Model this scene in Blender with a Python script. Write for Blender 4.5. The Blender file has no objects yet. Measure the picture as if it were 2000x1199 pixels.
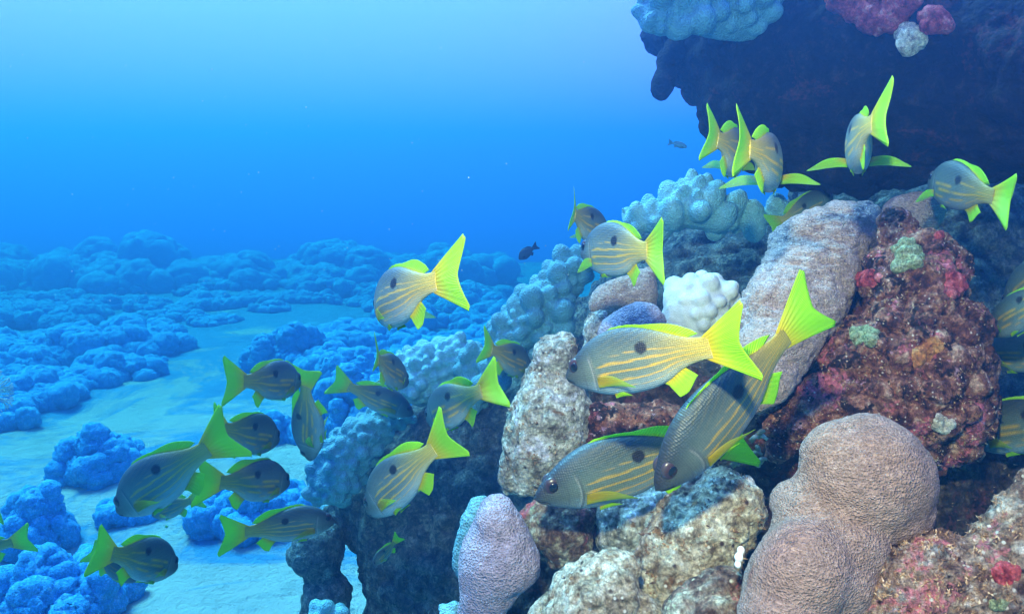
import bpy, bmesh, math, random
import numpy as np
from mathutils import Vector, Matrix
from mathutils.bvhtree import BVHTree

sc = bpy.context.scene
COL = sc.collection
R = math.radians
# ------------------------------------------------------------------ camera
PITCH = 8.0
F = 2000 * 30.0 / 36.0                     # focal length in photograph pixels
cam_d = bpy.data.cameras.new('camera')
cam = bpy.data.objects.new('camera', cam_d)
COL.objects.link(cam)
cam_d.lens = 30.0
cam_d.sensor_width = 36.0
cam_d.clip_start = 0.02
cam_d.clip_end = 300
cam.rotation_euler = (R(90 - PITCH), 0, 0)
sc.camera = cam
sc.render.resolution_x = 1024
sc.render.resolution_y = 613
sc.view_settings.view_transform = 'Standard'
sc.view_settings.look = 'None'
sc.view_settings.gamma = 1
sc.view_settings.exposure = 1.5
sc.cycles.use_denoising = True
sc.cycles.max_bounces = 6
sc.cycles.diffuse_bounces = 3
sc.cycles.volume_bounces = 0
sc.cycles.transparent_max_bounces = 8
sc.cycles.filter_width = 1.4
FWD = np.array([0, math.cos(R(PITCH)), -math.sin(R(PITCH))])
UP = np.array([0, math.sin(R(PITCH)), math.cos(R(PITCH))])
RIGHT = np.array([1.0, 0, 0])


def P(px, py, d):
    """A photograph pixel at a depth (metres along the view axis) as a world point."""
    return RIGHT * ((px - 1000) / F * d) + UP * ((599.5 - py) / F * d) + FWD * d


# ------------------------------------------------------------------ world: light inside the water column
W = bpy.data.worlds.new('World')
sc.world = W
W.use_nodes = True
nt = W.node_tree
nt.nodes.clear()
wo = nt.nodes.new('ShaderNodeOutputWorld')
bg = nt.nodes.new('ShaderNodeBackground')
tc = nt.nodes.new('ShaderNodeTexCoord')
dot = nt.nodes.new('ShaderNodeVectorMath')
dot.operation = 'DOT_PRODUCT'
g = Vector((-0.12, 0.50, 0.86)).normalized()
dot.inputs[1].default_value = g
mr = nt.nodes.new('ShaderNodeMapRange')
mr.inputs['From Min'].default_value = -1
mr.inputs['From Max'].default_value = 1
ramp = nt.nodes.new('ShaderNodeValToRGB')
cr = ramp.color_ramp
STOPS = [(0.0, (0.000, 0.02, 0.06)), (0.20, (0.000, 0.42, 0.90)), (0.50, (0.000, 0.28, 0.90)), (0.66, (0.000, 0.15, 1.3)), (0.70, (0.03, 0.18, 1.9)),
         (0.733, (0.22, 0.21, 2.1)), (0.769, (0.60, 0.245, 1.9)), (0.832, (0.43, 0.44, 1.5)), (1.0, (0.20, 0.66, 1.55))]
while len(cr.elements) < len(STOPS):
    cr.elements.new(0.5)
for e, (p, c) in zip(cr.elements, STOPS):
    e.position = p
    e.color = (*c, 1)
nt.links.new(tc.outputs['Generated'], dot.inputs[0])
nt.links.new(dot.outputs['Value'], mr.inputs['Value'])
nt.links.new(mr.outputs['Result'], ramp.inputs['Fac'])
nt.links.new(ramp.outputs['Color'], bg.inputs['Color'])
bg.inputs['Strength'].default_value = 0.60
nt.links.new(bg.outputs['Background'], wo.inputs['Surface'])

# ------------------------------------------------------------------ sun, filtered blue by the water above
sun_d = bpy.data.lights.new('sun', 'SUN')
sun_d.energy = 5.0
sun_d.angle = R(24)
sun_d.color = (0.38, 0.67, 1.0)
sun = bpy.data.objects.new('sun', sun_d)
COL.objects.link(sun)
sun.rotation_euler = Vector((0.40, -0.38, -0.83)).to_track_quat('-Z', 'Y').to_euler()

# ------------------------------------------------------------------ the diver's strobe that lights the near reef in the photograph
st_d = bpy.data.lights.new('strobe', 'SPOT')
st_d.energy = 142
st_d.color = (0.86, 0.60, 0.42)
st_d.spot_size = R(70)
st_d.spot_blend = 1.0
st_d.shadow_soft_size = 0.035
st = bpy.data.objects.new('strobe', st_d)
COL.objects.link(st)
st.location = Vector(UP * 0.46 + RIGHT * -0.08 + FWD * -0.05)
tgt = Vector(P(1530, 720, 1.3))
st.rotation_euler = (tgt - st.location).to_track_quat('-Z', 'Y').to_euler()


# ------------------------------------------------------------------ helpers
def tag(o, label=None, cat=None, group=None, kind=None):
    if label:
        o['label'] = label
    if cat:
        o['category'] = cat
    if group:
        o['group'] = group
    if kind:
        o['kind'] = kind
    return o


rs = np.random.RandomState(5)
PERM = rs.permutation(256)
PERM = np.concatenate([PERM, PERM, PERM])
GRAD = rs.normal(size=(256, 3))
GRAD /= np.linalg.norm(GRAD, axis=1)[:, None]


def noise3(p):
    i = np.floor(p).astype(int)
    f = p - i
    i &= 255
    u = f * f * f * (f * (f * 6 - 15) + 10)
    out = 0
    for dx in (0, 1):
        for dy in (0, 1):
            for dz in (0, 1):
                h = PERM[PERM[PERM[i[:, 0] + dx] + i[:, 1] + dy] + i[:, 2] + dz]
                gdot = ((f - (dx, dy, dz)) * GRAD[h]).sum(1)
                w = (u[:, 0] if dx else 1 - u[:, 0]) * (u[:, 1] if dy else 1 - u[:, 1]) * (u[:, 2] if dz else 1 - u[:, 2])
                out = out + w * gdot
    return out


def fbm(p, octv=4, lac=2.1, gain=0.5):
    a, s, t = 1.0, 0.0, 0.0
    for k in range(octv):
        s = s + a * noise3(p + 17.3 * k)
        t += a
        a *= gain
        p = p * lac
    return s / t * 1.6


def ridged(p, octv=4):
    a, s, t = 1.0, 0.0, 0.0
    for k in range(octv):
        s = s + a * (1 - 2.4 * np.abs(noise3(p + 9.1 * k)))
        t += a
        a *= 0.5
        p = p * 2.1
    return s / t


def _ico(sub):
    bm = bmesh.new()
    bmesh.ops.create_icosphere(bm, subdivisions=sub, radius=1)
    v = np.array([x.co for x in bm.verts])
    f = np.array([[w.index for w in x.verts] for x in bm.faces])
    bm.free()
    return v, f


ICO = {1: _ico(1), 2: _ico(2), 3: _ico(3)}


def spheres_mesh(balls, sub=2):
    """balls: list of (centre, radii3, rot3x3 or None) -> verts, faces"""
    V, Fc, n = [], [], 0
    iv, jf = ICO[sub]
    for c, r, m in balls:
        v = iv * np.asarray(r)
        if m is not None:
            v = v @ m.T
        V.append(v + c)
        Fc.append(jf + n)
        n += len(iv)
    return np.concatenate(V), np.concatenate(Fc)


def new_mesh(name, v, faces):
    me = bpy.data.meshes.new(name)
    faces = np.asarray(faces, dtype=np.int32)
    k = faces.shape[1]
    me.vertices.add(len(v))
    me.vertices.foreach_set('co', np.asarray(v, dtype=np.float32).ravel())
    me.loops.add(faces.size)
    me.loops.foreach_set('vertex_index', faces.ravel())
    me.polygons.add(len(faces))
    me.polygons.foreach_set('loop_start', np.arange(0, faces.size, k, dtype=np.int32))
    me.polygons.foreach_set('loop_total', np.full(len(faces), k, dtype=np.int32))
    me.update(calc_edges=True)
    return me


def get_v(me):
    a = np.empty(len(me.vertices) * 3, dtype=np.float32)
    me.vertices.foreach_get('co', a)
    return a.reshape(-1, 3).astype(float)


def get_n(me):
    a = np.empty(len(me.vertices) * 3, dtype=np.float32)
    me.vertex_normals.foreach_get('vector', a)
    return a.reshape(-1, 3).astype(float)


def smooth_shade(me):
    me.polygons.foreach_set('use_smooth', np.ones(len(me.polygons), dtype=bool))
    me.update()


def remesh(v, f, voxel):
    me = new_mesh('tmp', v, f)
    ob = bpy.data.objects.new('tmp', me)
    COL.objects.link(ob)
    m = ob.modifiers.new('r', 'REMESH')
    m.mode = 'VOXEL'
    m.voxel_size = voxel
    m.adaptivity = 0
    dg = bpy.context.evaluated_depsgraph_get()
    out = bpy.data.meshes.new_from_object(ob.evaluated_get(dg))
    bpy.data.objects.remove(ob)
    bpy.data.meshes.remove(me)
    return out


def relax(me, it, k=0.5):
    if not it:
        return
    e = np.empty(len(me.edges) * 2, dtype=np.int32)
    me.edges.foreach_get('vertices', e)
    e = e.reshape(-1, 2)
    n = len(me.vertices)
    v = get_v(me)
    cnt = np.bincount(e.ravel(), minlength=n).clip(1)[:, None]
    for _ in range(it):
        s = np.zeros_like(v)
        for ax in range(3):
            s[:, ax] = np.bincount(e[:, 0], v[e[:, 1], ax], n) + np.bincount(e[:, 1], v[e[:, 0], ax], n)
        v = v + k * (s / cnt - v)
    me.vertices.foreach_set('co', v.astype(np.float32).ravel())
    me.update()


def in_poly(pts, poly):
    x, y = pts[:, 0], pts[:, 1]
    ins = np.zeros(len(pts), bool)
    n = len(poly)
    for i in range(n):
        x1, y1 = poly[i]
        x2, y2 = poly[(i + 1) % n]
        if y1 == y2:
            continue
        c = ((y1 > y) != (y2 > y)) & (x < (x2 - x1) * (y - y1) / (y2 - y1) + x1)
        ins ^= c
    return ins


def edge_dist(pts, poly):
    d = np.full(len(pts), 1e9)
    n = len(poly)
    for i in range(n):
        a = np.array(poly[i], float)
        b = np.array(poly[(i + 1) % n], float)
        ab = b - a
        t = np.clip(((pts - a) @ ab) / max(ab @ ab, 1e-9), 0, 1)
        d = np.minimum(d, np.linalg.norm(pts - (a + t[:, None] * ab), axis=1))
    return d


def outline_balls(poly, d, gx=0, gy=0, thick=1.0, step=None, rmax=1e9, inset=0.0):
    """Fill an outline with the balls that just fit it; the solid gets real size and depth."""
    pa = np.array(poly, float)
    lo, hi = pa.min(0), pa.max(0)
    cx, cy = pa.mean(0)
    step = step or max(5.0, (hi - lo).min() / 22)
    gxs, gys = np.meshgrid(np.arange(lo[0], hi[0], step), np.arange(lo[1], hi[1], step))
    pts = np.stack([gxs.ravel(), gys.ravel()], 1)
    pts = pts[in_poly(pts, poly)]
    r = np.minimum(edge_dist(pts, poly), rmax)
    ok = r > step * 0.6
    pts, r = pts[ok], r[ok]
    order = np.argsort(-r)
    kp, kr = [], []
    for i in order:
        if kp:
            dd = np.linalg.norm(np.array(kp) - pts[i], axis=1)
            if (dd + r[i] < np.array(kr) * 1.02 + step * 0.35).any():
                continue
        kp.append(pts[i])
        kr.append(r[i])
    balls = []
    rot = np.stack([RIGHT, UP, FWD], 1)
    for p, q in zip(kp, kr):
        dd = d + gx * (p[0] - cx) + gy * (p[1] - cy)
        rw = max(q - inset, 2) * dd / F
        balls.append((P(p[0], p[1], dd), (rw, rw, rw * thick), rot))
    return balls


def ball(px, py, d, rx, ry=None, rz=None, ang=0):
    """An ellipsoid: radii in photograph pixels at that depth, turned by ang degrees in the picture plane."""
    ry = ry or rx
    rz = rz or (rx + ry) / 2
    c, s = math.cos(R(ang)), math.sin(R(ang))
    e1 = RIGHT * c + UP * s
    e2 = UP * c - RIGHT * s
    k = d / F
    return (P(px, py, d), (rx * k, ry * k, rz * k), np.stack([e1, e2, FWD], 1))


def finish(name, me, mat, label, cat, group=None, kind=None, origin=True):
    smooth_shade(me)
    o = bpy.data.objects.new(name, me)
    if origin:
        v = get_v(me)
        c = np.array([(v[:, 0].min() + v[:, 0].max()) / 2, (v[:, 1].min() + v[:, 1].max()) / 2, v[:, 2].min()])
        me.vertices.foreach_set('co', (v - c).astype(np.float32).ravel())
        me.update()
        o.location = c
    me.materials.append(mat)
    COL.objects.link(o)
    tag(o, label, cat, group, kind)
    return o


def displace(me, amp, freq, octv=4, kind='fbm', seed=0.0, bias=0.0, aniso=(1, 1, 1)):
    v, n = get_v(me), get_n(me)
    fn = ridged if kind == 'ridged' else fbm
    h = fn(v * np.array(aniso) * freq + seed, octv) + bias
    v += n * (amp * h)[:, None]
    me.vertices.foreach_set('co', v.astype(np.float32).ravel())
    me.update()


def pits(me, amp, freq, seed=0.0):
    """Cellular hollows and nodules (rough worn rock)."""
    v, n = get_v(me), get_n(me)
    p = v * freq + seed
    q = p + 0.4 * np.stack([noise3(p * 1.3 + 3), noise3(p * 1.3 + 7), noise3(p * 1.3 + 11)], 1)
    i = np.floor(q).astype(int)
    best = np.full(len(q), 9.0)
    for dx in (-1, 0, 1):
        for dy in (-1, 0, 1):
            for dz in (-1, 0, 1):
                c = i + (dx, dy, dz)
                h = PERM[PERM[PERM[c[:, 0] & 255] + (c[:, 1] & 255)] + (c[:, 2] & 255)]
                o = GRAD[h] * 0.35 + 0.5
                best = np.minimum(best, ((c + o - q) ** 2).sum(1))
    hgt = 0.5 - np.sqrt(best)
    v += n * (amp * hgt)[:, None]
    me.vertices.foreach_set('co', v.astype(np.float32).ravel())
    me.update()


# ------------------------------------------------------------------ materials
class NT:
    def __init__(self, name):
        self.m = bpy.data.materials.new(name)
        self.m.use_nodes = True
        self.t = self.m.node_tree
        self.t.nodes.clear()
        self.out = self.n('ShaderNodeOutputMaterial')
        self.b = self.n('ShaderNodeBsdfPrincipled')
        self.t.links.new(self.b.outputs[0], self.out.inputs[0])
        self.tc = self.n('ShaderNodeTexCoord').outputs['Object']

    def n(self, k, **kw):
        x = self.t.nodes.new(k)
        for a, b in kw.items():
            setattr(x, a, b)
        return x

    def l(self, a, b):
        self.t.links.new(a, b)

    def noise(self, scale, detail=5, rough=0.55, dist=0.0, vec=None):
        x = self.n('ShaderNodeTexNoise')
        x.inputs['Scale'].default_value = scale
        x.inputs['Detail'].default_value = detail
        x.inputs['Roughness'].default_value = rough
        x.inputs['Distortion'].default_value = dist
        self.l(vec or self.tc, x.inputs['Vector'])
        return x.outputs['Fac']

    def voro(self, scale, feature='F1', vec=None, rnd=1.0):
        x = self.n('ShaderNodeTexVoronoi', feature=feature)
        x.inputs['Scale'].default_value = scale
        x.inputs['Randomness'].default_value = rnd
        self.l(vec or self.tc, x.inputs['Vector'])
        return x

    def stretch(self, s):
        x = self.n('ShaderNodeMapping')
        x.inputs['Scale'].default_value = s
        self.l(self.tc, x.inputs['Vector'])
        return x.outputs[0]

    def ramp(self, fac, stops, interp='LINEAR'):
        x = self.n('ShaderNodeValToRGB')
        x.color_ramp.interpolation = interp
        while len(x.color_ramp.elements) < len(stops):
            x.color_ramp.elements.new(0.5)
        for e, (p, c) in zip(x.color_ramp.elements, stops):
            e.position = p
            c = (c, c, c) if isinstance(c, (int, float)) else c
            e.color = (*c, 1)
        self.l(fac, x.inputs[0])
        return x.outputs[0]

    def mix(self, fac, a, b, mode='MIX'):
        x = self.n('ShaderNodeMix', data_type='RGBA', blend_type=mode)
        for s, v in ((x.inputs[0], fac), (x.inputs[6], a), (x.inputs[7], b)):
            if isinstance(v, (int, float)):
                s.default_value = v
            elif isinstance(v, tuple):
                s.default_value = (*v, 1)
            else:
                self.l(v, s)
        return x.outputs[2]

    def math(self, op, a, b=0.0):
        x = self.n('ShaderNodeMath', operation=op)
        for s, v in ((x.inputs[0], a), (x.inputs[1], b)):
            if isinstance(v, (int, float)):
                s.default_value = v
            else:
                self.l(v, s)
        return x.outputs[0]

    def bump(self, h, strength, dist, prev=None):
        x = self.n('ShaderNodeBump')
        x.inputs['Strength'].default_value = strength
        x.inputs['Distance'].default_value = dist
        self.l(h, x.inputs['Height'])
        if prev:
            self.l(prev, x.inputs['Normal'])
        return x.outputs[0]

    def done(self, col, normal=None, rough=0.85, spec=0.25):
        if isinstance(col, tuple):
            self.b.inputs['Base Color'].default_value = (*col, 1)
        else:
            self.l(col, self.b.inputs['Base Color'])
        if normal:
            self.l(normal, self.b.inputs['Normal'])
        self.b.inputs['Roughness'].default_value = rough
        self.b.inputs['Specular IOR Level'].default_value = spec
        return self.m


def rock_mat(name, cols, patch=None, speck=None, scale=1.0, bump=1.0):
    """Encrusted rock: mottled turf colours, larger patches of crust, small pale specks and holes."""
    t = NT(name)
    a = t.noise(34 * scale, 9, 0.68, 0.4)
    n = len(cols)
    c = t.ramp(a, [(0.36 + 0.29 * i / (n - 1), k) for i, k in enumerate(cols)])
    for j, (pc, lo, hi, sca) in enumerate(patch or []):
        mpat = t.noise(sca * scale, 7, 0.62, 0.6, vec=t.stretch((1 + 0.13 * j, 1 - 0.1 * j, 1.07 + 0.2 * j)))
        grain = t.noise(90 * scale, 4, 0.6)
        f = t.ramp(t.math('ADD', mpat, t.math('MULTIPLY', t.math('SUBTRACT', grain, 0.5), 0.35)), [(lo, 0.0), (hi, 1.0)])
        c = t.mix(f, c, pc)
    fine = t.noise(150 * scale, 4, 0.75)
    c = t.mix(0.8, c, t.ramp(fine, [(0.32, 0.38), (0.5, 1.0), (0.66, 1.8)]), 'MULTIPLY')
    for sc_, size, colr in (speck or []):
        vo = t.voro(sc_ * scale)
        rnd = t.n('ShaderNodeSeparateColor')
        t.l(vo.outputs['Color'], rnd.inputs[0])
        keep = t.math('GREATER_THAN', rnd.outputs[0], 0.62)
        inside = t.ramp(vo.outputs['Distance'], [(size, 1.0), (size + 0.12, 0.0)])
        c = t.mix(t.math('MULTIPLY', inside, keep), c, colr)
    b1 = t.bump(t.noise(60 * scale, 8, 0.7), 1.0 * bump, 0.022)
    vb = t.voro(120 * scale)
    b2 = t.bump(vb.outputs['Distance'], 0.7 * bump, 0.007, b1)
    return t.done(c, b2, 0.9, 0.2)


def coral_mat(name, base, tip, wrinkle=0.0, polyp=260, dead=None, bump=1.0, mott=0.35):
    """Massive coral: tiny polyps, optional wrinkles, soft mottling."""
    t = NT(name)
    a = t.noise(16, 6, 0.6)
    c = t.mix(t.ramp(a, [(0.35, 0.0), (0.65, 1.0)]), base, tip)
    v = t.voro(polyp)
    c = t.mix(mott, c, t.ramp(v.outputs['Distance'], [(0.1, 0.55), (0.6, 1.25)]), 'MULTIPLY')
    if dead:
        f = t.ramp(t.noise(11, 7, 0.65, 0.5), [(0.60, 0.0), (0.68, 1.0)])
        c = t.mix(f, c, dead)
    c = t.mix(0.35, c, t.ramp(t.noise(75, 5, 0.65), [(0.3, 0.6), (0.7, 1.25)]), 'MULTIPLY')
    if wrinkle:
        st_n = t.noise(120, 4, 0.6, 1.2, vec=t.stretch((0.7, 0.7, 2.2)))
        c = t.mix(0.6, c, t.ramp(st_n, [(0.32, 0.5), (0.52, 1.0), (0.70, 1.7)]), 'MULTIPLY')
    nrm = t.bump(v.outputs['Distance'], 0.8 * bump, 0.005)
    if wrinkle:
        wv = t.noise(46, 6, 0.62, 1.6, vec=t.stretch((0.8, 0.8, 2.6)))
        nrm = t.bump(wv, wrinkle, 0.012, nrm)
    return t.done(c, nrm, 0.8, 0.3)


M = {}
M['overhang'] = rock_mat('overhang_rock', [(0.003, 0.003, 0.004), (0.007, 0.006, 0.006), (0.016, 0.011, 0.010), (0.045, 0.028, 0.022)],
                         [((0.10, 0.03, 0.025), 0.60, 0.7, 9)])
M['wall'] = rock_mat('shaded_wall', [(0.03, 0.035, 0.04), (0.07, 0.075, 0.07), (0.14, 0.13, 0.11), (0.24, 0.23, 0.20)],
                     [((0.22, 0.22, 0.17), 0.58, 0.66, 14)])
M['red'] = rock_mat('crusted_red_rock', [(0.028, 0.010, 0.008), (0.15, 0.045, 0.026), (0.34, 0.13, 0.075), (0.60, 0.34, 0.23)],
                    [((0.55, 0.13, 0.15), 0.57, 0.64, 13), ((0.03, 0.013, 0.009), 0.54, 0.61, 19), ((0.42, 0.16, 0.05), 0.66, 0.72, 26),
                     ((0.50, 0.25, 0.30), 0.64, 0.70, 17)],
                    [(95, 0.10, (0.75, 0.6, 0.5)), (60, 0.10, (0.03, 0.015, 0.01))])
M['low'] = rock_mat('crusted_low_rock', [(0.06, 0.03, 0.02), (0.20, 0.11, 0.07), (0.36, 0.24, 0.16), (0.58, 0.45, 0.36)],
                    [((0.50, 0.16, 0.16), 0.57, 0.64, 15), ((0.30, 0.28, 0.24), 0.57, 0.66, 11), ((0.05, 0.025, 0.02), 0.62, 0.69, 21)],
                    [(80, 0.13, (0.75, 0.62, 0.48)), (52, 0.09, (0.03, 0.015, 0.01))])
M['pale'] = rock_mat('pale_rubble_rock', [(0.13, 0.10, 0.07), (0.34, 0.30, 0.23), (0.56, 0.52, 0.44), (0.80, 0.78, 0.70)],
                     [((0.62, 0.58, 0.62), 0.56, 0.64, 16), ((0.25, 0.14, 0.07), 0.60, 0.67, 15), ((0.28, 0.045, 0.03), 0.70, 0.74, 12)],
                     [(85, 0.15, (0.82, 0.78, 0.7)), (58, 0.11, (0.06, 0.05, 0.04))])
M['pale2'] = rock_mat('sandy_crust_rock', [(0.12, 0.08, 0.05), (0.36, 0.28, 0.18), (0.56, 0.49, 0.36), (0.78, 0.72, 0.58)],
                      [((0.24, 0.12, 0.05), 0.59, 0.66, 14), ((0.55, 0.60, 0.50), 0.60, 0.70, 9)],
                      [(85, 0.14, (0.8, 0.76, 0.66)), (46, 0.11, (0.07, 0.04, 0.03))])
M['brown'] = rock_mat('brown_crust_rock', [(0.04, 0.022, 0.016), (0.13, 0.07, 0.05), (0.28, 0.20, 0.14), (0.5, 0.46, 0.34)],
                      [((0.42, 0.12, 0.12), 0.55, 0.62, 11), ((0.42, 0.45, 0.28), 0.62, 0.68, 16)],
                      [(70, 0.12, (0.6, 0.55, 0.42))])
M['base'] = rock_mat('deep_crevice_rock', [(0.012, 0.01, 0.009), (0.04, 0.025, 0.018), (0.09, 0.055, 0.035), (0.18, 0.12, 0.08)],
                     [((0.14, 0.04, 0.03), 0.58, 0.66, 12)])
M['tan'] = coral_mat('tan_massive_coral', (0.25, 0.15, 0.108), (0.31, 0.20, 0.155), wrinkle=0.5, polyp=330, mott=0.5)
M['lav'] = coral_mat('lavender_massive_coral', (0.48, 0.30, 0.22), (0.54, 0.37, 0.31), wrinkle=0.9, polyp=300, mott=0.45)
M['purple'] = coral_mat('mauve_coral', (0.29, 0.22, 0.26), (0.37, 0.29, 0.33), wrinkle=0.4, polyp=280, mott=0.5)
M['white'] = coral_mat('pale_bubble_coral', (0.50, 0.50, 0.47), (0.60, 0.60, 0.57), polyp=420, mott=0.12, bump=0.4)
M['knob'] = coral_mat('knobbed_coral', (0.10, 0.25, 0.29), (0.17, 0.35, 0.39), polyp=200, mott=0.3)
M['knob2'] = coral_mat('knobbed_coral_pale', (0.18, 0.38, 0.42), (0.32, 0.53, 0.56), polyp=200, mott=0.25)
M['pillar'] = rock_mat('pillar_rock', [(0.05, 0.055, 0.06), (0.12, 0.12, 0.11), (0.22, 0.21, 0.19), (0.4, 0.38, 0.34)], [((0.3, 0.3, 0.25), 0.6, 0.68, 14)])
M['far'] = rock_mat('haze_tinted_coral', [(0.05, 0.30, 0.62), (0.07, 0.34, 0.67), (0.12, 0.39, 0.71), (0.24, 0.48, 0.77)], None, None, 0.8, 0.6)  # water haze put into the coral colour as bright low-contrast blue
M['sponge'] = rock_mat('red_sponge', [(0.14, 0.012, 0.014), (0.42, 0.05, 0.05), (0.60, 0.11, 0.11), (0.75, 0.30, 0.28)], None, [(110, 0.12, (0.12, 0.02, 0.02))])
M['green'] = rock_mat('green_crust', [(0.14, 0.15, 0.06), (0.28, 0.30, 0.14), (0.38, 0.38, 0.2), (0.5, 0.5, 0.32)], None, [(120, 0.16, (0.12, 0.15, 0.06))], 1.4)
M['cream'] = rock_mat('cream_sponge', [(0.4, 0.3, 0.2), (0.62, 0.5, 0.36), (0.78, 0.68, 0.52), (0.85, 0.78, 0.66)])
M['orange'] = rock_mat('orange_sponge', [(0.35, 0.10, 0.03), (0.55, 0.19, 0.05), (0.65, 0.28, 0.09), (0.7, 0.36, 0.16)])
t = NT('pure_white')
M['porcelain'] = t.done(t.ramp(t.noise(60), [(0.35, (0.72, 0.68, 0.56)), (0.65, (0.85, 0.84, 0.78))]), t.bump(t.noise(140), 0.4, 0.003), 0.5)
t = NT('leaf_algae')
M['algae'] = t.done(t.ramp(t.noise(45, 6), [(0.3, (0.10, 0.11, 0.06)), (0.55, (0.30, 0.30, 0.18)), (0.75, (0.55, 0.5, 0.34))]), t.bump(t.noise(120), 0.6, 0.004), 0.8)
t = NT('strand')
M['strand'] = t.done((0.6, 0.55, 0.48), None, 0.6)
t = NT('fan_branch')
M['fan'] = t.done(t.ramp(t.noise(60), [(0.35, (0.6, 0.6, 0.55)), (0.65, (0.8, 0.8, 0.75))]), None, 0.8)

# sand
t = NT('sand')
s1 = t.noise(1.1, 6, 0.6)
s2 = t.noise(7, 8, 0.68)
s3 = t.noise(40, 4, 0.6)
c = t.ramp(s1, [(0.3, (0.58, 0.48, 0.44)), (0.7, (0.74, 0.62, 0.57))])
c = t.mix(t.ramp(s2, [(0.50, 0.0), (0.72, 0.6)]), c, (0.24, 0.27, 0.28))
for vs_, hi_ in ((9, 0.16), (23, 0.2)):
    v = t.voro(vs_)
    rr = t.n('ShaderNodeSeparateColor')
    t.l(v.outputs['Color'], rr.inputs[0])
    c = t.mix(t.math('MULTIPLY', t.ramp(v.outputs['Distance'], [(hi_ * .5, 0.75), (hi_, 0.0)]), t.math('GREATER_THAN', rr.outputs[0], 0.7)), c, (0.15, 0.18, 0.2))
# rubble and turf over the bed; blue tint and far thickening imitate haze
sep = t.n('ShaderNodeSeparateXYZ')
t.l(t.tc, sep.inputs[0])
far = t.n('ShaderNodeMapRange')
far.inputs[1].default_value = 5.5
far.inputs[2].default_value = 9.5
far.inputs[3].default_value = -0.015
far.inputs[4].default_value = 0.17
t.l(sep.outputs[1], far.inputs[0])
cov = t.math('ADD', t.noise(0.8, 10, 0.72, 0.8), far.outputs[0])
turf = t.ramp(t.noise(5, 8, 0.7), [(0.3, (0.05, 0.26, 0.50)), (0.55, (0.08, 0.32, 0.58)), (0.75, (0.2, 0.44, 0.66))])  # same haze blue as the mounds, so the far floor seems to fade
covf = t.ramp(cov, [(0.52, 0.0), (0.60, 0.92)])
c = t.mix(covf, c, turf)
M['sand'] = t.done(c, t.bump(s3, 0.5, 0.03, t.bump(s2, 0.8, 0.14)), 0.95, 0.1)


# ------------------------------------------------------------------ seabed
def floor_z(x, y):
    x = np.asarray(x, float)
    y = np.asarray(y, float)
    base = -1.80 + 0.012 * (y - 4) + 0.05 * np.sin(x * 0.9 + 0.4 * y) + 0.04 * np.sin(y * 1.3 - 0.5 * x)
    p = np.stack([x.ravel() * 0.5, y.ravel() * 0.5, np.zeros(x.size)], 1)
    return base + 0.12 * fbm(p + 31.7, 4).reshape(x.shape)


gx = np.concatenate([np.linspace(-21, -8, 40)[:-1], np.linspace(-8, 4, 170), np.linspace(4, 21, 40)[1:]])
gy = np.concatenate([np.linspace(-2.6, 2, 14)[:-1], np.linspace(2, 14, 200), np.linspace(14, 18.6, 30)[1:]])
X, Y = np.meshgrid(gx, gy)
Z = floor_z(X, Y)
nx, ny = len(gx), len(gy)
idx = np.arange(nx * ny).reshape(ny, nx)
fq = np.stack([idx[:-1, :-1].ravel(), idx[:-1, 1:].ravel(), idx[1:, 1:].ravel(), idx[1:, :-1].ravel()], 1)
me = new_mesh('seabed', np.stack([X.ravel(), Y.ravel(), Z.ravel()], 1), fq)
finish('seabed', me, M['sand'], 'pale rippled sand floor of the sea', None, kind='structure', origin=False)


def to_floor(px, py):
    """Where the view ray of a pixel meets the seabed."""
    dr = P(px, py, 1.0)
    lo, hi = 0.5, 60.0
    for _ in range(60):
        m = (lo + hi) / 2
        q = dr * m
        if q[2] > float(floor_z(q[0], q[1])):
            lo = m
        else:
            hi = m
    return dr * lo, lo


# ------------------------------------------------------------------ solids
BVH = {}


def solid(name, balls, mat, label, cat, voxel=0.006, group=None, kind=None, rel=2, rough=(0.012, 14), fine=(0.004, 50), pit=None, seed=0.0,
          sub=2, key=None, rtype='fbm', wrink=None):
    v, f = spheres_mesh(balls, sub)
    me = remesh(v, f, voxel)
    relax(me, rel)
    if rough:
        displace(me, rough[0], rough[1], 4, rtype, seed)
    if pit:
        pits(me, pit[0], pit[1], seed)
    if wrink:
        displace(me, wrink[0], wrink[1], 3, 'ridged', seed + 2, aniso=(0.8, 0.8, 2.4))
    if fine:
        displace(me, fine[0], fine[1], 3, 'ridged', seed + 5)
    if key:
        vv = get_v(me)
        BVH[key] = BVHTree.FromPolygons([Vector(q) for q in vv], [tuple(p.vertices) for p in me.polygons])
    return finish(name, me, mat, label, cat, group, kind)


def hit(px, py, key):
    d = Vector(P(px, py, 1.0)).normalized()
    h = BVH[key].ray_cast(Vector((0, 0, 0)), d)
    return (np.array(h[0]), np.array(h[1])) if h[0] is not None else (None, None)


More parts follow.
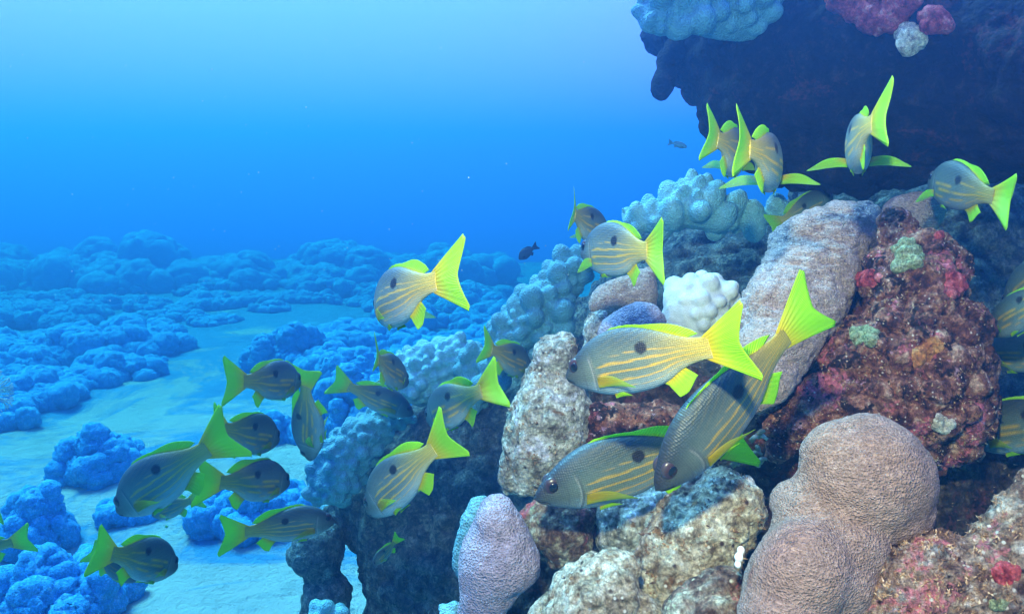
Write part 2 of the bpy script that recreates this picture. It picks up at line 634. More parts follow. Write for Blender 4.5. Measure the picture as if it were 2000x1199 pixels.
def knobbed(name, balls, mat, label, r, spacing, voxel, seed=1, stretch=1.0, sink=-0.02, relit=1, up=-0.6, cat='coral', group=None, key=None, rough=0.10, inset=0.30):
    """A colony covered in rounded knobs: knobs are set over the surface of a core and fused with it."""
    v, f = spheres_mesh(balls)
    core = remesh(v, f, max(voxel * 1.6, 0.008))
    relax(core, 3)
    displace(core, r[1] * 0.9, 0.35 / r[1], 3, 'fbm', seed * 3.1)
    cv, cn = get_v(core), get_n(core)
    cv -= cn * r[1] * inset
    balls = [(c_, np.maximum(np.asarray(r_) - r[1] * inset, 0.006), m_) for c_, r_, m_ in balls]
    bpy.data.meshes.remove(core)
    rng = np.random.RandomState(seed)
    order = rng.permutation(len(cv))
    pts, extra = [], []
    for i in order:
        if cn[i, 2] < up or (cn[i] @ FWD) > 0.55:
            continue
        rad = rng.uniform(*r) * (1.0 if rng.rand() > 0.22 else 0.62)
        if pts:
            dd = np.linalg.norm(np.array(pts)[:, :3] - cv[i], axis=1)
            if (dd < spacing * (rad + np.array(pts)[:, 3])).any():
                continue
        pts.append((*cv[i], rad))
        ax = cn[i] * 0.75 + np.array([0, 0, 0.5])
        ax /= np.linalg.norm(ax)
        e2 = np.cross(ax, [0.3, 0.9, 0.1])
        e2 /= np.linalg.norm(e2)
        e3 = np.cross(ax, e2)
        st_ = stretch * rng.uniform(0.85, 1.2)
        extra.append((cv[i] - ax * rad * (sink + (st_ - 1) * 0.4), (rad * st_, rad, rad), np.stack([ax, e2, e3], 1)))
    v, f = spheres_mesh(balls + extra)
    me = remesh(v, f, voxel)
    relax(me, relit)
    displace(me, r[0] * rough, 0.8 / r[0], 3, 'fbm', seed)
    if key:
        vv = get_v(me)
        BVH[key] = BVHTree.FromPolygons([Vector(q) for q in vv], [tuple(p.vertices) for p in me.polygons])
    return finish(name, me, mat, label, cat, group)


def crust(name, poly, key, mat, label, cat, r=7, step=7, seed=0, voxel=0.003, lift=0.0):
    """A thin living crust that follows the rock it grows on."""
    pa = np.array(poly, float)
    lo, hi = pa.min(0), pa.max(0)
    gxs, gys = np.meshgrid(np.arange(lo[0], hi[0] + 1, step), np.arange(lo[1], hi[1] + 1, step))
    pts = np.stack([gxs.ravel(), gys.ravel()], 1)
    pts = pts[in_poly(pts, poly)]
    rng = np.random.RandomState(seed + 3)
    balls = []
    for p in pts:
        p = p + rng.uniform(-0.35, 0.35, 2) * step
        h, n = hit(p[0], p[1], key)
        if h is None:
            continue
        d = h @ FWD
        rw = r * rng.uniform(0.7, 1.25) * d / F
        balls.append((h + n * rw * (lift - 0.6), (rw, rw, rw), None))
    if not balls:
        return None
    v, f = spheres_mesh(balls)
    me = remesh(v, f, voxel)
    relax(me, 1)
    displace(me, 0.006 if key != 'over' else 0.016, 60 if key != 'over' else 34, 4, 'ridged', seed)
    return finish(name, me, mat, label, cat)


# big masses that carry the reef
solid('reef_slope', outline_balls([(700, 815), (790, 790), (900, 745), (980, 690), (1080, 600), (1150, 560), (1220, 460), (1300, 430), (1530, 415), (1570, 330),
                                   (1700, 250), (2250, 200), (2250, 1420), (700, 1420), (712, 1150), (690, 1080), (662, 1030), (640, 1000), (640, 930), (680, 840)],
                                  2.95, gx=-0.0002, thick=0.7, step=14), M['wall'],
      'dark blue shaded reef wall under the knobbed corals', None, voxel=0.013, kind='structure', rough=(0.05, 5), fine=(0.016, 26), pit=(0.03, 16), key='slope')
solid('reef_foundation', outline_balls([(1010, 1010), (1160, 800), (1165, 690), (1290, 700), (1430, 660), (1560, 560), (1720, 470), (1850, 480), (1900, 620), (1930, 800),
                                        (2200, 760), (2200, 1500), (930, 1500), (930, 1230)], 1.80, thick=0.45, step=14), M['base'],
      'dark rock between and beneath the corals of the near reef', None, voxel=0.007, kind='structure', rough=(0.03, 9), fine=(0.010, 40), pit=(0.02, 26), key='found')

# overhang
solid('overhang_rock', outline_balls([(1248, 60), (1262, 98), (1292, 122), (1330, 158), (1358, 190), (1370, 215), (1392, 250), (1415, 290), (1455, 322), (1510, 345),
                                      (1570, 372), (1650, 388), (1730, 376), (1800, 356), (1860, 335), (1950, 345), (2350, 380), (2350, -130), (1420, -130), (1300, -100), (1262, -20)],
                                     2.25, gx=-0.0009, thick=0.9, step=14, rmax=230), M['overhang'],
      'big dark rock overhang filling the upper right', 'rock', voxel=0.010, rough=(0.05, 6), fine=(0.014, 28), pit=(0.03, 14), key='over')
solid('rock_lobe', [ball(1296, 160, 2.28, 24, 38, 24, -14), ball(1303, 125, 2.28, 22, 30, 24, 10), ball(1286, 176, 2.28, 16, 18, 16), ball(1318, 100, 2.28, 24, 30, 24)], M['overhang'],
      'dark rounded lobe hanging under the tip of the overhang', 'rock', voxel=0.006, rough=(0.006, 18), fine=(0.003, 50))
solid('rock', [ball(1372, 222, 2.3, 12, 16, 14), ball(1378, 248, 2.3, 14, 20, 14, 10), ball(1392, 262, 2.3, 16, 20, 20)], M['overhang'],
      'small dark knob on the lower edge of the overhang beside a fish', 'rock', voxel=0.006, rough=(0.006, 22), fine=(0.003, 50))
knobbed('knobbed_coral', outline_balls([(1240, 20), (1236, 55), (1252, 72), (1290, 80), (1330, 72), (1400, 88), (1470, 92), (1530, 62), (1556, 20), (1570, -90), (1300, -90), (1252, -10)],
                                       2.0, gx=0.0004, thick=0.8), M['knob'], 'blue knobbed coral crusting the tip of the overhang at the top', (0.017, 0.032), 0.80, 0.0045, seed=11, stretch=1.25, sink=-0.35)

# ridge colonies
knobbed('knobbed_coral', outline_balls([(598, 962), (596, 932), (612, 902), (632, 872), (658, 842), (690, 815), (725, 798), (762, 790), (805, 798), (825, 815), (770, 850), (728, 900), (700, 955), (665, 995), (615, 985)],
                                       2.72, thick=1.1), M['knob'], 'blue knobbed coral on the left shoulder of the dark reef wall', (0.013, 0.026), 0.76, 0.005, seed=21, stretch=1.15, sink=-0.2)
knobbed('knobbed_coral', outline_balls([(748, 742), (768, 697), (795, 680), (835, 672), (872, 660), (905, 652), (922, 668), (928, 705), (915, 742), (890, 765), (850, 800), (800, 800), (775, 780)],
                                       2.85, thick=1.0), M['knob2'], 'pale rimmed knobbed coral below the lone fish in open water', (0.016, 0.030), 0.76, 0.005, seed=32, stretch=1.25, sink=-0.2)
knobbed('knobbed_coral', outline_balls([(945, 692), (952, 652), (968, 622), (996, 586), (1026, 552), (1062, 532), (1088, 500), (1112, 490), (1145, 480), (1180, 465), (1200, 470), (1190, 520), (1150, 545), (1120, 600), (1105, 640), (1060, 680), (1010, 705), (975, 760), (940, 770), (930, 720)],
                                       2.62, thick=1.0), M['knob'], 'blue knobbed coral with stacked round heads on the middle of the ridge', (0.020, 0.040), 0.76, 0.005, seed=43, stretch=1.3, sink=-0.2)
knobbed('knobbed_coral', outline_balls([(1205, 440), (1212, 405), (1244, 395), (1288, 392), (1314, 366), (1348, 348), (1385, 358), (1400, 378), (1440, 385), (1452, 408), (1500, 402), (1520, 388), (1536, 398), (1532, 440), (1480, 450), (1400, 465), (1330, 455), (1280, 470), (1230, 455)],
                                       2.45, thick=1.4), M['knob2'], 'pale topped columnar coral on the crest of the ridge under the overhang', (0.026, 0.046), 0.76, 0.005, seed=57, stretch=1.7, sink=0.1)

knobbed('knobbed_coral', outline_balls([(900, 690), (935, 662), (962, 690), (968, 740), (950, 800), (905, 815), (880, 780), (885, 730)], 2.72, thick=1.0), M['knob'],
        'small blue knobbed coral tucked between two larger ones behind a green tail', (0.016, 0.030), 0.76, 0.005, seed=48, stretch=1.2, sink=-0.1)
# left lower pillar and its corals
solid('rock_pillar', outline_balls([(600, 1012), (640, 1016), (668, 1036), (672, 1080), (660, 1118), (680, 1132), (688, 1160), (682, 1199), (700, 1300), (580, 1300), (590, 1160), (598, 1132), (580, 1112), (554, 1086), (568, 1064), (584, 1040)],
                                   2.9, thick=1.0, step=5), M['pillar'], 'small dark rock pillar standing on the sand left of the reef wall', 'rock', voxel=0.008, rough=(0.018, 12), fine=(0.008, 36), pit=(0.012, 24))
knobbed('knobbed_coral', outline_balls([(600, 1192), (620, 1178), (650, 1176), (680, 1188), (690, 1240), (590, 1240)], 2.55, thick=1.0), M['knob2'],
        'pale low coral head at the bottom edge below the rock pillar', (0.018, 0.032), 0.75, 0.006, seed=61)
knobbed('knobbed_coral', outline_balls([(858, 1180), (872, 1172), (892, 1172), (905, 1200), (900, 1260), (850, 1250)], 1.75, thick=1.0), M['knob2'],
        'pale little coral head at the bottom edge beside the mauve coral', (0.012, 0.02), 0.75, 0.005, seed=65)

# near reef
solid('crusted_rock', outline_balls([(1065, 655), (1090, 650), (1118, 655), (1130, 680), (1126, 720), (1143, 760), (1156, 800), (1160, 850), (1140, 900), (1110, 940), (1070, 962), (1020, 970), (990, 965), (975, 935), (978, 890), (985, 840), (997, 790), (1017, 745), (1040, 705), (1046, 680)],
                                    1.62, gx=-0.0001, thick=0.9), M['pale'], 'pale speckled rock standing upright behind the striped snappers', 'rock', voxel=0.0045, rough=(0.016, 15), fine=(0.005, 60), pit=(0.010, 38), key='r5')
solid('crusted_rock', outline_balls([(1130, 785), (1200, 792), (1290, 775), (1345, 800), (1350, 870), (1280, 910), (1180, 915), (1125, 870)], 1.62, thick=0.8), M['red'],
      'dark red rock showing between the striped snapper above and the one below', 'rock', voxel=0.0045, rough=(0.020, 14), fine=(0.006, 60), pit=(0.014, 34), seed=6)
solid('crusted_rock', outline_balls([(1138, 655), (1145, 622), (1164, 600), (1186, 610), (1184, 645), (1200, 690), (1140, 690)], 1.78), M['pale'],
      'small pale upright rock between the speckled rock and a mauve coral', 'rock', voxel=0.005, rough=(0.010, 20), fine=(0.004, 60), pit=(0.008, 40))
solid('mauve_coral', outline_balls([(1163, 655), (1178, 622), (1212, 597), (1250, 588), (1286, 598), (1301, 625), (1300, 665), (1280, 700), (1165, 700)], 1.76), M['purple'],
      'small rounded mauve coral beside the white bubbly coral', 'coral', voxel=0.0045, rough=(0.010, 16), fine=(0.002, 70))
solid('mauve_coral', outline_balls([(1160, 570), (1190, 545), (1240, 538), (1272, 515), (1286, 550), (1284, 600), (1240, 610), (1180, 620), (1150, 600)], 2.0), M['lav'],
      'mauve coral block in shade under the fish with spread tail', 'coral', voxel=0.0055, rough=(0.016, 14), fine=(0.004, 60))
knobbed('bubbly_coral', outline_balls([(1290, 572), (1304, 548), (1342, 535), (1400, 537), (1436, 550), (1446, 578), (1430, 605), (1425, 655), (1380, 690), (1330, 700), (1300, 655), (1291, 612)], 1.85, thick=0.8),
        M['white'], 'white bubbly coral head in the middle of the reef', (0.016, 0.026), 0.80, 0.0035, seed=71, stretch=0.9, sink=0.34, relit=2, rough=0.10, inset=0.1, up=-0.9)
solid('massive_coral', outline_balls([(1432, 602), (1450, 562), (1480, 537), (1497, 502), (1510, 482), (1522, 442), (1547, 420), (1580, 406), (1612, 405), (1640, 390), (1700, 392), (1717, 406), (1712, 445), (1700, 492), (1682, 540), (1662, 580), (1640, 622), (1612, 680), (1572, 730), (1540, 766), (1500, 800), (1460, 815), (1420, 800), (1404, 760), (1425, 700), (1448, 660), (1430, 630)],
                                     1.66, gy=-0.0007, thick=0.8)
      + [ball(1560, 470, 1.70, 60, 44, 50, 20), ball(1500, 590, 1.62, 58, 46, 50, 25), ball(1640, 440, 1.74, 62, 40, 50, 10)], M['lav'],
      'long lavender brown massive coral slanting up beside the red rock', 'coral', voxel=0.0045, rough=(0.018, 12), fine=(0.0022, 80), rel=3, key='long', wrink=(0.006, 24))
solid('massive_coral', outline_balls([(1722, 402), (1740, 383), (1780, 372), (1832, 376), (1850, 402), (1836, 440), (1800, 470), (1770, 470), (1740, 450), (1720, 440)], 1.95), M['lav'],
      'small tan coral hump behind the top of the red rock', 'coral', voxel=0.0055, rough=(0.008, 14), fine=(0.002, 70))
solid('crusted_rock', outline_balls([(1718, 432), (1735, 421), (1765, 425), (1790, 442), (1850, 450), (1878, 482), (1888, 540), (1893, 600), (1928, 660), (1943, 720), (1953, 790), (1943, 850), (1905, 905), (1840, 915), (1700, 900), (1580, 910), (1505, 880), (1492, 830), (1545, 785), (1605, 712), (1655, 632), (1688, 560), (1710, 490)],
                                    1.60, gy=-0.0002, thick=0.7), M['red'], 'red and pink crusted rock right of the long lavender coral', 'rock', voxel=0.0042, rough=(0.034, 11), fine=(0.010, 50), pit=(0.026, 24), key='red', rtype='fbm')
solid('massive_coral', outline_balls([(1600, 860), (1660, 822), (1740, 830), (1800, 880), (1818, 950), (1790, 1030), (1735, 1055), (1712, 1075), (1688, 1110), (1655, 1145), (1635, 1190), (1640, 1260), (1450, 1260), (1450, 1150), (1460, 1100), (1485, 1062), (1508, 1035), (1510, 1000), (1530, 965), (1560, 920)], 1.17, gy=-0.0001, thick=0.8)
      + [ball(1692, 935, 1.17, 130, 124, 110, -20), ball(1650, 900, 1.17, 84, 82, 80), ball(1742, 1000, 1.17, 78, 64, 70), ball(1565, 1120, 1.12, 112, 96, 100, 55), ball(1535, 1210, 1.11, 92, 96, 90), ball(1545, 980, 1.19, 40, 46, 50), ball(1610, 1050, 1.15, 90, 70, 80, 40), ball(1725, 1005, 1.16, 80, 66, 70), ball(1640, 1075, 1.14, 92, 84, 80), ball(1628, 1130, 1.13, 82, 86, 84), ball(1672, 1062, 1.14, 62, 58, 66)], M['tan'],
      'big smooth tan lobed coral in the lower right foreground', 'coral', voxel=0.004, rough=(0.008, 12), fine=(0.0012, 90), rel=9, sub=3, key='tan', wrink=(0.0016, 40))
solid('crusted_rock', outline_balls([(1360, 935), (1392, 918), (1430, 915), (1462, 930), (1490, 960), (1497, 1000), (1472, 1050), (1442, 1100), (1440, 1260), (1290, 1260), (1240, 1170), (1235, 1080), (1265, 1020), (1310, 960)],
                                    1.32, thick=0.9), M['pale2'], 'sandy coloured pitted rock right below the snapper facing down', 'rock', voxel=0.004, rough=(0.014, 14), fine=(0.005, 60), pit=(0.010, 42), key='p12')
solid('crusted_rock', outline_balls([(1165, 985), (1190, 972), (1270, 955), (1340, 905), (1400, 900), (1400, 960), (1330, 1030), (1260, 1090), (1200, 1110), (1160, 1070)], 1.50, thick=0.9), M['pale'],
      'pale rock ledge in the blue shadow of the two big snappers', 'rock', voxel=0.0042, rough=(0.014, 16), fine=(0.005, 60), pit=(0.010, 40))
solid('crusted_rock', outline_balls([(1090, 1130), (1105, 1105), (1150, 1085), (1215, 1070), (1245, 1080), (1255, 1150), (1300, 1180), (1330, 1280), (1000, 1280), (1040, 1190), (1080, 1160)], 1.24, thick=0.9), M['pale2'],
      'pale whitish crusted rock at the bottom edge beside the mauve cone coral', 'rock', voxel=0.004, rough=(0.016, 13), fine=(0.005, 60), pit=(0.011, 40), seed=4)
solid('crusted_rock', outline_balls([(1330, 1150), (1400, 1110), (1445, 1120), (1470, 1260), (1300, 1290), (1290, 1190)], 1.2), M['brown'],
      'brown crusted rock at the bottom between the sandy rock and tan coral', 'rock', voxel=0.004, rough=(0.014, 14), fine=(0.005, 60), pit=(0.010, 40), seed=9)
solid('mauve_coral', outline_balls([(958, 966), (974, 960), (994, 976), (1018, 1010), (1043, 1050), (1060, 1090), (1054, 1130), (1020, 1160), (995, 1190), (950, 1260), (892, 1250), (895, 1150), (897, 1092), (904, 1052), (926, 1010), (938, 985)], 1.40, thick=1.0)
      + [ball(976, 1100, 1.38, 60, 66, 50), ball(968, 1030, 1.38, 40, 52, 36, 10)], M['purple'],
      'cone shaped mauve coral at the bottom in front of the dark wall', 'coral', voxel=0.0042, rough=(0.010, 14), fine=(0.002, 75), rel=4, key='cone')
solid('massive_coral', outline_balls([(955, 962), (925, 968), (902, 1010), (886, 1060), (884, 1100), (896, 1135), (930, 1120), (960, 1040)], 1.52, thick=1.2), M['knob'],
      'blue coral edge hidden behind the mauve cone coral', 'coral', voxel=0.005, rough=(0.008, 20), fine=(0.003, 60))
solid('crusted_rock', outline_balls([(1005, 1000), (1050, 975), (1110, 965), (1160, 975), (1168, 1020), (1155, 1065), (1130, 1095), (1085, 1105), (1052, 1062)], 1.50, thick=0.8), M['brown'],
      'red brown crusted rock between the mauve cone and the shaded ledge', 'rock', voxel=0.0042, rough=(0.014, 16), fine=(0.005, 60), pit=(0.012, 36))
solid('crusted_rock', outline_balls([(1650, 1270), (1662, 1150), (1700, 1095), (1750, 1075), (1800, 1045), (1838, 1015), (1868, 1050), (1905, 1040), (1950, 985), (2000, 935), (2150, 840), (2200, 1350), (1650, 1350)], 1.12, thick=0.7, step=8), M['low'],
      'pink brown crusted rock in the bottom right corner', 'rock', voxel=0.0038, rough=(0.016, 14), fine=(0.006, 60), pit=(0.012, 38), key='low')

# small growths
crust('encrusting_coral', [(1752, 480), (1775, 466), (1800, 488), (1802, 515), (1770, 522), (1746, 530), (1748, 505)], 'red', M['green'], 'yellow green crust near the top of the red rock', 'coral', 9, 8, 1)
crust('encrusting_coral', [(1660, 642), (1690, 638), (1714, 650), (1708, 668), (1680, 672), (1662, 660)], 'red', M['green'], 'round pale green crust on the left side of the red rock', 'coral', 8, 7, 2)
crust('encrusting_sponge', [(1670, 540), (1700, 528), (1718, 540), (1700, 556), (1675, 556)], 'red', M['sponge'], 'pink sponge crust beside the edge of the long lavender coral', 'sponge', 8, 7, 3)
crust('encrusting_sponge', [(1850, 540), (1872, 530), (1884, 560), (1866, 580), (1848, 570)], 'red', M['sponge'], 'red sponge crust on the right flank of the red rock', 'sponge', 8, 7, 4)
crust('encrusting_sponge', [(1828, 452), (1840, 450), (1842, 462), (1830, 466)], 'red', M['sponge'], 'tiny bright red sponge dot near the fish in the shade', 'sponge', 5, 5, 5)
crust('encrusting_sponge', [(1790, 690), (1830, 660), (1840, 680), (1800, 710), (1780, 705)], 'red', M['orange'], 'orange sponge crust above the dark hole of the red rock', 'sponge', 6, 6, 6)
crust('encrusting_sponge', [(1825, 820), (1850, 815), (1855, 835), (1835, 840)], 'red', M['cream'], 'cream coloured sponge blob low on the red rock', 'sponge', 8, 7, 7)
crust('encrusting_sponge', [(1622, -20), (1640, 18), (1665, 40), (1700, 52), (1745, 48), (1778, 25), (1792, -20)], 'over', M['sponge'], 'bright red sponge crust on the ceiling at the top edge', 'sponge', 13, 10, 8, voxel=0.005, lift=1.2)
crust('encrusting_sponge', [(1802, 32), (1830, 26), (1848, 42), (1838, 56), (1806, 50)], 'over', M['sponge'], 'small red sponge spot right of the large red sponge', 'sponge', 9, 8, 9, voxel=0.005, lift=0.8)
crust('encrusting_sponge', [(1762, 60), (1790, 58), (1800, 80), (1780, 90), (1760, 75)], 'over', M['cream'], 'cream sponge knob hanging under the red sponges', 'sponge', 12, 9, 10, voxel=0.005, lift=1.0)
crust('encrusting_sponge', [(1940, 1110), (1975, 1100), (1990, 1125), (1955, 1140)], 'low', M['sponge'], 'red sponge stain on the corner rock near the right edge', 'sponge', 7, 7, 12)
crust('encrusting_coral', [(1935, 1178), (1965, 1174), (1972, 1184), (1940, 1190)], 'low', M['green'], 'yellow green dash on the rock in the bottom right corner', 'coral', 6, 6, 13)


def tube(pts, r0, r1, n=7):
    pts = np.asarray(pts, float)
    m = len(pts)
    tan = np.gradient(pts, axis=0)
    tan /= np.linalg.norm(tan, axis=1)[:, None] + 1e-9
    a = np.cross(tan, [0.31, 0.77, 0.55])
    a /= np.linalg.norm(a, axis=1)[:, None]
    b = np.cross(tan, a)
    rad = np.linspace(r0, r1, m)[:, None, None]
    th = np.arange(n) * 2 * math.pi / n
    ring = pts[:, None] + rad * (np.cos(th)[None, :, None] * a[:, None] + np.sin(th)[None, :, None] * b[:, None])
    v = ring.reshape(-1, 3)
    f = [(i * n + j, i * n + (j + 1) % n, (i + 1) * n + (j + 1) % n, (i + 1) * n + j) for i in range(m - 1) for j in range(n)]
    v = np.concatenate([v, pts[:1], pts[-1:]])
    for j in range(n):
        f.append((len(v) - 2, (j + 1) % n, j, j))
        f.append((len(v) - 1, (m - 1) * n + j, (m - 1) * n + (j + 1) % n, (m - 1) * n + (j + 1) % n))
    return v, f


def join_tubes(list_vf):
    bm = bmesh.new()
    for v, f in list_vf:
        vs = [bm.verts.new(q) for q in v]
        for q in f:
            q = list(dict.fromkeys(q))
            try:
                bm.faces.new([vs[k] for k in q])
            except ValueError:
                pass
    bmesh.ops.recalc_face_normals(bm, faces=bm.faces)
    me = bpy.data.meshes.new('m')
    bm.to_mesh(me)
    bm.free()
    return me


# white sea squirt between the sandy rock and the tan coral
solid('sea_squirt', [ball(1447, 1074, 1.12, 8, 9), ball(1443, 1088, 1.12, 9, 10), ball(1441, 1102, 1.12, 7, 8)], M['porcelain'], 'small bright white sea squirt tucked left of the tan lobed coral', 'sea squirt',
      voxel=0.0015, rough=None, fine=None, rel=3)
# leafy tuft under the diving fish
rng = random.Random(4)
parts = []
for k in range(26):
    px, py = rng.uniform(1392, 1490), rng.uniform(846, 912)
    d = 1.5
    c = P(px, py, d)
    a = rng.uniform(-0.6, 2.2)
    tip = c + (RIGHT * math.cos(a) + UP * math.sin(a) * 0.6 - FWD * 0.6) * rng.uniform(0.012, 0.026)
    mid = (c + tip) / 2 + UP * 0.004
    parts.append(tube([c, mid, tip], 0.0055, 0.0030))
finish('leafy_coral', join_tubes(parts), M['algae'], 'grey green leafy tuft under the tail of the downward snapper', 'coral')
# fan coral on the left edge
tb = []
rng = random.Random(9)


def twig(p, ang, ln, r, depth):
    q = p + (RIGHT * math.cos(ang) + UP * math.sin(ang)) * ln + FWD * rng.uniform(-0.2, 0.2) * ln
    tb.append(tube([p, (p + q) / 2 + UP * 0.002, q], r, r * 0.75, 5))
    if depth:
        for k in range(2):
            twig(q, ang + rng.uniform(-0.5, 0.5), ln * 0.78, r * 0.75, depth - 1)


for k in range(13):
    twig(P(-26, 768, 3.2), -1.1 + k * 0.2, 0.036, 0.0034, 3)
finish('branching_coral', join_tubes(tb), M['fan'], 'pale branching coral fan at the left edge', 'coral')

# short algae turf growing over the near rocks
rng = np.random.RandomState(12)
TV, TF, tn = [], [], 0
for key, (x0, x1, y0, y1), cnt in (('red', (1490, 1955, 425, 915), 2600), ('low', (1655, 2000, 935, 1199), 1500), ('p12', (1235, 1495, 915, 1199), 700), ('r5', (975, 1320, 650, 970), 900), ('found', (1000, 2000, 700, 1199), 900)):
    for k in range(cnt):
        px, py = rng.uniform(x0, x1), rng.uniform(y0, y1)
        if noise3(np.array([[px / 38.0, py / 38.0, 3.3]]))[0] < -0.05:
            continue
        h, nn = hit(px, py, key)
        if h is None:
            continue
        ln = rng.uniform(0.003, 0.0085)
        dr = nn + rng.normal(size=3) * 0.55
        dr /= np.linalg.norm(dr)
        a = np.cross(dr, rng.normal(size=3))
        a /= np.linalg.norm(a)
        b = np.cross(dr, a)
        w = ln * rng.uniform(0.16, 0.34)
        base = [h - nn * 0.001 + w * (math.cos(q) * a + math.sin(q) * b) for q in (0, 2.1, 4.2)]
        TV += base + [h + dr * ln]
        TF += [(tn, tn + 1, tn + 3), (tn + 1, tn + 2, tn + 3), (tn + 2, tn, tn + 3)]
        tn += 4
t = NT('algae_turf')
M['turf'] = t.done(t.ramp(t.noise(70, 5, 0.7), [(0.32, (0.05, 0.02, 0.012)), (0.45, (0.20, 0.10, 0.05)), (0.56, (0.40, 0.24, 0.13)), (0.68, (0.62, 0.48, 0.36))]), None, 0.8)
finish('algae_turf', new_mesh('algae_turf', np.array(TV), np.array(TF)), M['turf'], 'short brown algae turf growing over the near rocks', None, kind='stuff')
# drifting specks in the water
balls = []
for k in range(110):
    px, py, d = rng.uniform(0, 1150), rng.uniform(0, 640), rng.uniform(1.2, 3.5)
    balls.append((P(px, py, d), np.full(3, rng.uniform(0.0005, 0.0011) * d ** 0.5), None))
v, f = spheres_mesh(balls, 1)
finish('plankton', new_mesh('plankton', v, f), M['porcelain'], 'tiny pale specks of plankton drifting in the water', None, kind='stuff')

# ------------------------------------------------------------------ distant coral mounds on the sand
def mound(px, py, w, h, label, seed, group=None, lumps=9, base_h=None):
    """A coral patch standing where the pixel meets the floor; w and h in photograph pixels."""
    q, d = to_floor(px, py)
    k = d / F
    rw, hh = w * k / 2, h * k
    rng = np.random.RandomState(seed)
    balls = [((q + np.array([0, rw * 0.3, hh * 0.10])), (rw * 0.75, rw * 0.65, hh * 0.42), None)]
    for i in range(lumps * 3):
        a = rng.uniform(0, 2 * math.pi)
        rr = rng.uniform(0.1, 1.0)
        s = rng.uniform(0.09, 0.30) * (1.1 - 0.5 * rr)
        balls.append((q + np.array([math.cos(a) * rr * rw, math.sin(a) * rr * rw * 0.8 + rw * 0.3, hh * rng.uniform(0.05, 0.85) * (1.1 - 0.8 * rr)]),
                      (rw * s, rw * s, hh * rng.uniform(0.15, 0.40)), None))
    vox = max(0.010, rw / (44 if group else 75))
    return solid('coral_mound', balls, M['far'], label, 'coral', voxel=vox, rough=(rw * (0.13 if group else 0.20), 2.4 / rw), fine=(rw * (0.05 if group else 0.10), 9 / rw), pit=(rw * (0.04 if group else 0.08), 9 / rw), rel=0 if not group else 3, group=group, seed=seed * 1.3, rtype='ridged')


mound(187, 935, 160, 88, 'dark blue coral clump alone on the pale sand at left', 1, lumps=12)
mound(62, 1070, 165, 105, 'blue coral clump on the sand by the left edge, behind the cut off tail', 2, lumps=12)
mound(95, 1215, 260, 110, 'large blue coral clump in the bottom left corner', 3, lumps=16)
mound(500, 1030, 230, 75, 'hazy blue coral clump behind the fish swimming right above the bare sand', 4, lumps=12)
mound(262, 1010, 150, 28, 'flat hazy coral patch behind the large snapper facing down left', 5)
mound(540, 862, 130, 56, 'hazy coral clump behind the upright snapper on the left', 6)
mound(680, 850, 150, 120, 'tall hazy coral clump just left of the knobbed ridge coral', 7, lumps=14)
mound(565, 722, 150, 80, 'faint hazy coral mound right of the sand tongue, behind the school', 8)
mound(655, 765, 170, 95, 'hazy coral mound between the sand and the slender dark snapper', 9, lumps=12)
SAND = [(-50, 880), (0, 855), (130, 812), (280, 765), (360, 690), (420, 645), (490, 650), (480, 690), (560, 715), (640, 770), (640, 900), (560, 1300), (-50, 1300)]
SAND2 = [(600, 632), (690, 615), (705, 660), (680, 690), (640, 670)]
rng = np.random.RandomState(77)
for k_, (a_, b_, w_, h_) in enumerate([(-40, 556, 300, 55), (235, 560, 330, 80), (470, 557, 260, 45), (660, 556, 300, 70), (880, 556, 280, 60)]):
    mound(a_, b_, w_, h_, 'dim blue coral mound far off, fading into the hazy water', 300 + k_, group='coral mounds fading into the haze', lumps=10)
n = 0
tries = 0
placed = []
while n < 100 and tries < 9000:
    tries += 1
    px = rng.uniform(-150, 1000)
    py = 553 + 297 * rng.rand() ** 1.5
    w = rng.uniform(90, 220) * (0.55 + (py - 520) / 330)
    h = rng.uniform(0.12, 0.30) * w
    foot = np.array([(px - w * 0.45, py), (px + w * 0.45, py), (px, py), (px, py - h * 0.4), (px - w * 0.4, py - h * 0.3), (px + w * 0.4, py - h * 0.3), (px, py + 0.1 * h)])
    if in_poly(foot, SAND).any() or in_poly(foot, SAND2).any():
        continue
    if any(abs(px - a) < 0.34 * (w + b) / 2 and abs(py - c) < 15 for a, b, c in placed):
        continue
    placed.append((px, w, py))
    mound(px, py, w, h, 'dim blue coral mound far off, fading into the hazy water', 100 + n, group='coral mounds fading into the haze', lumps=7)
    n += 1


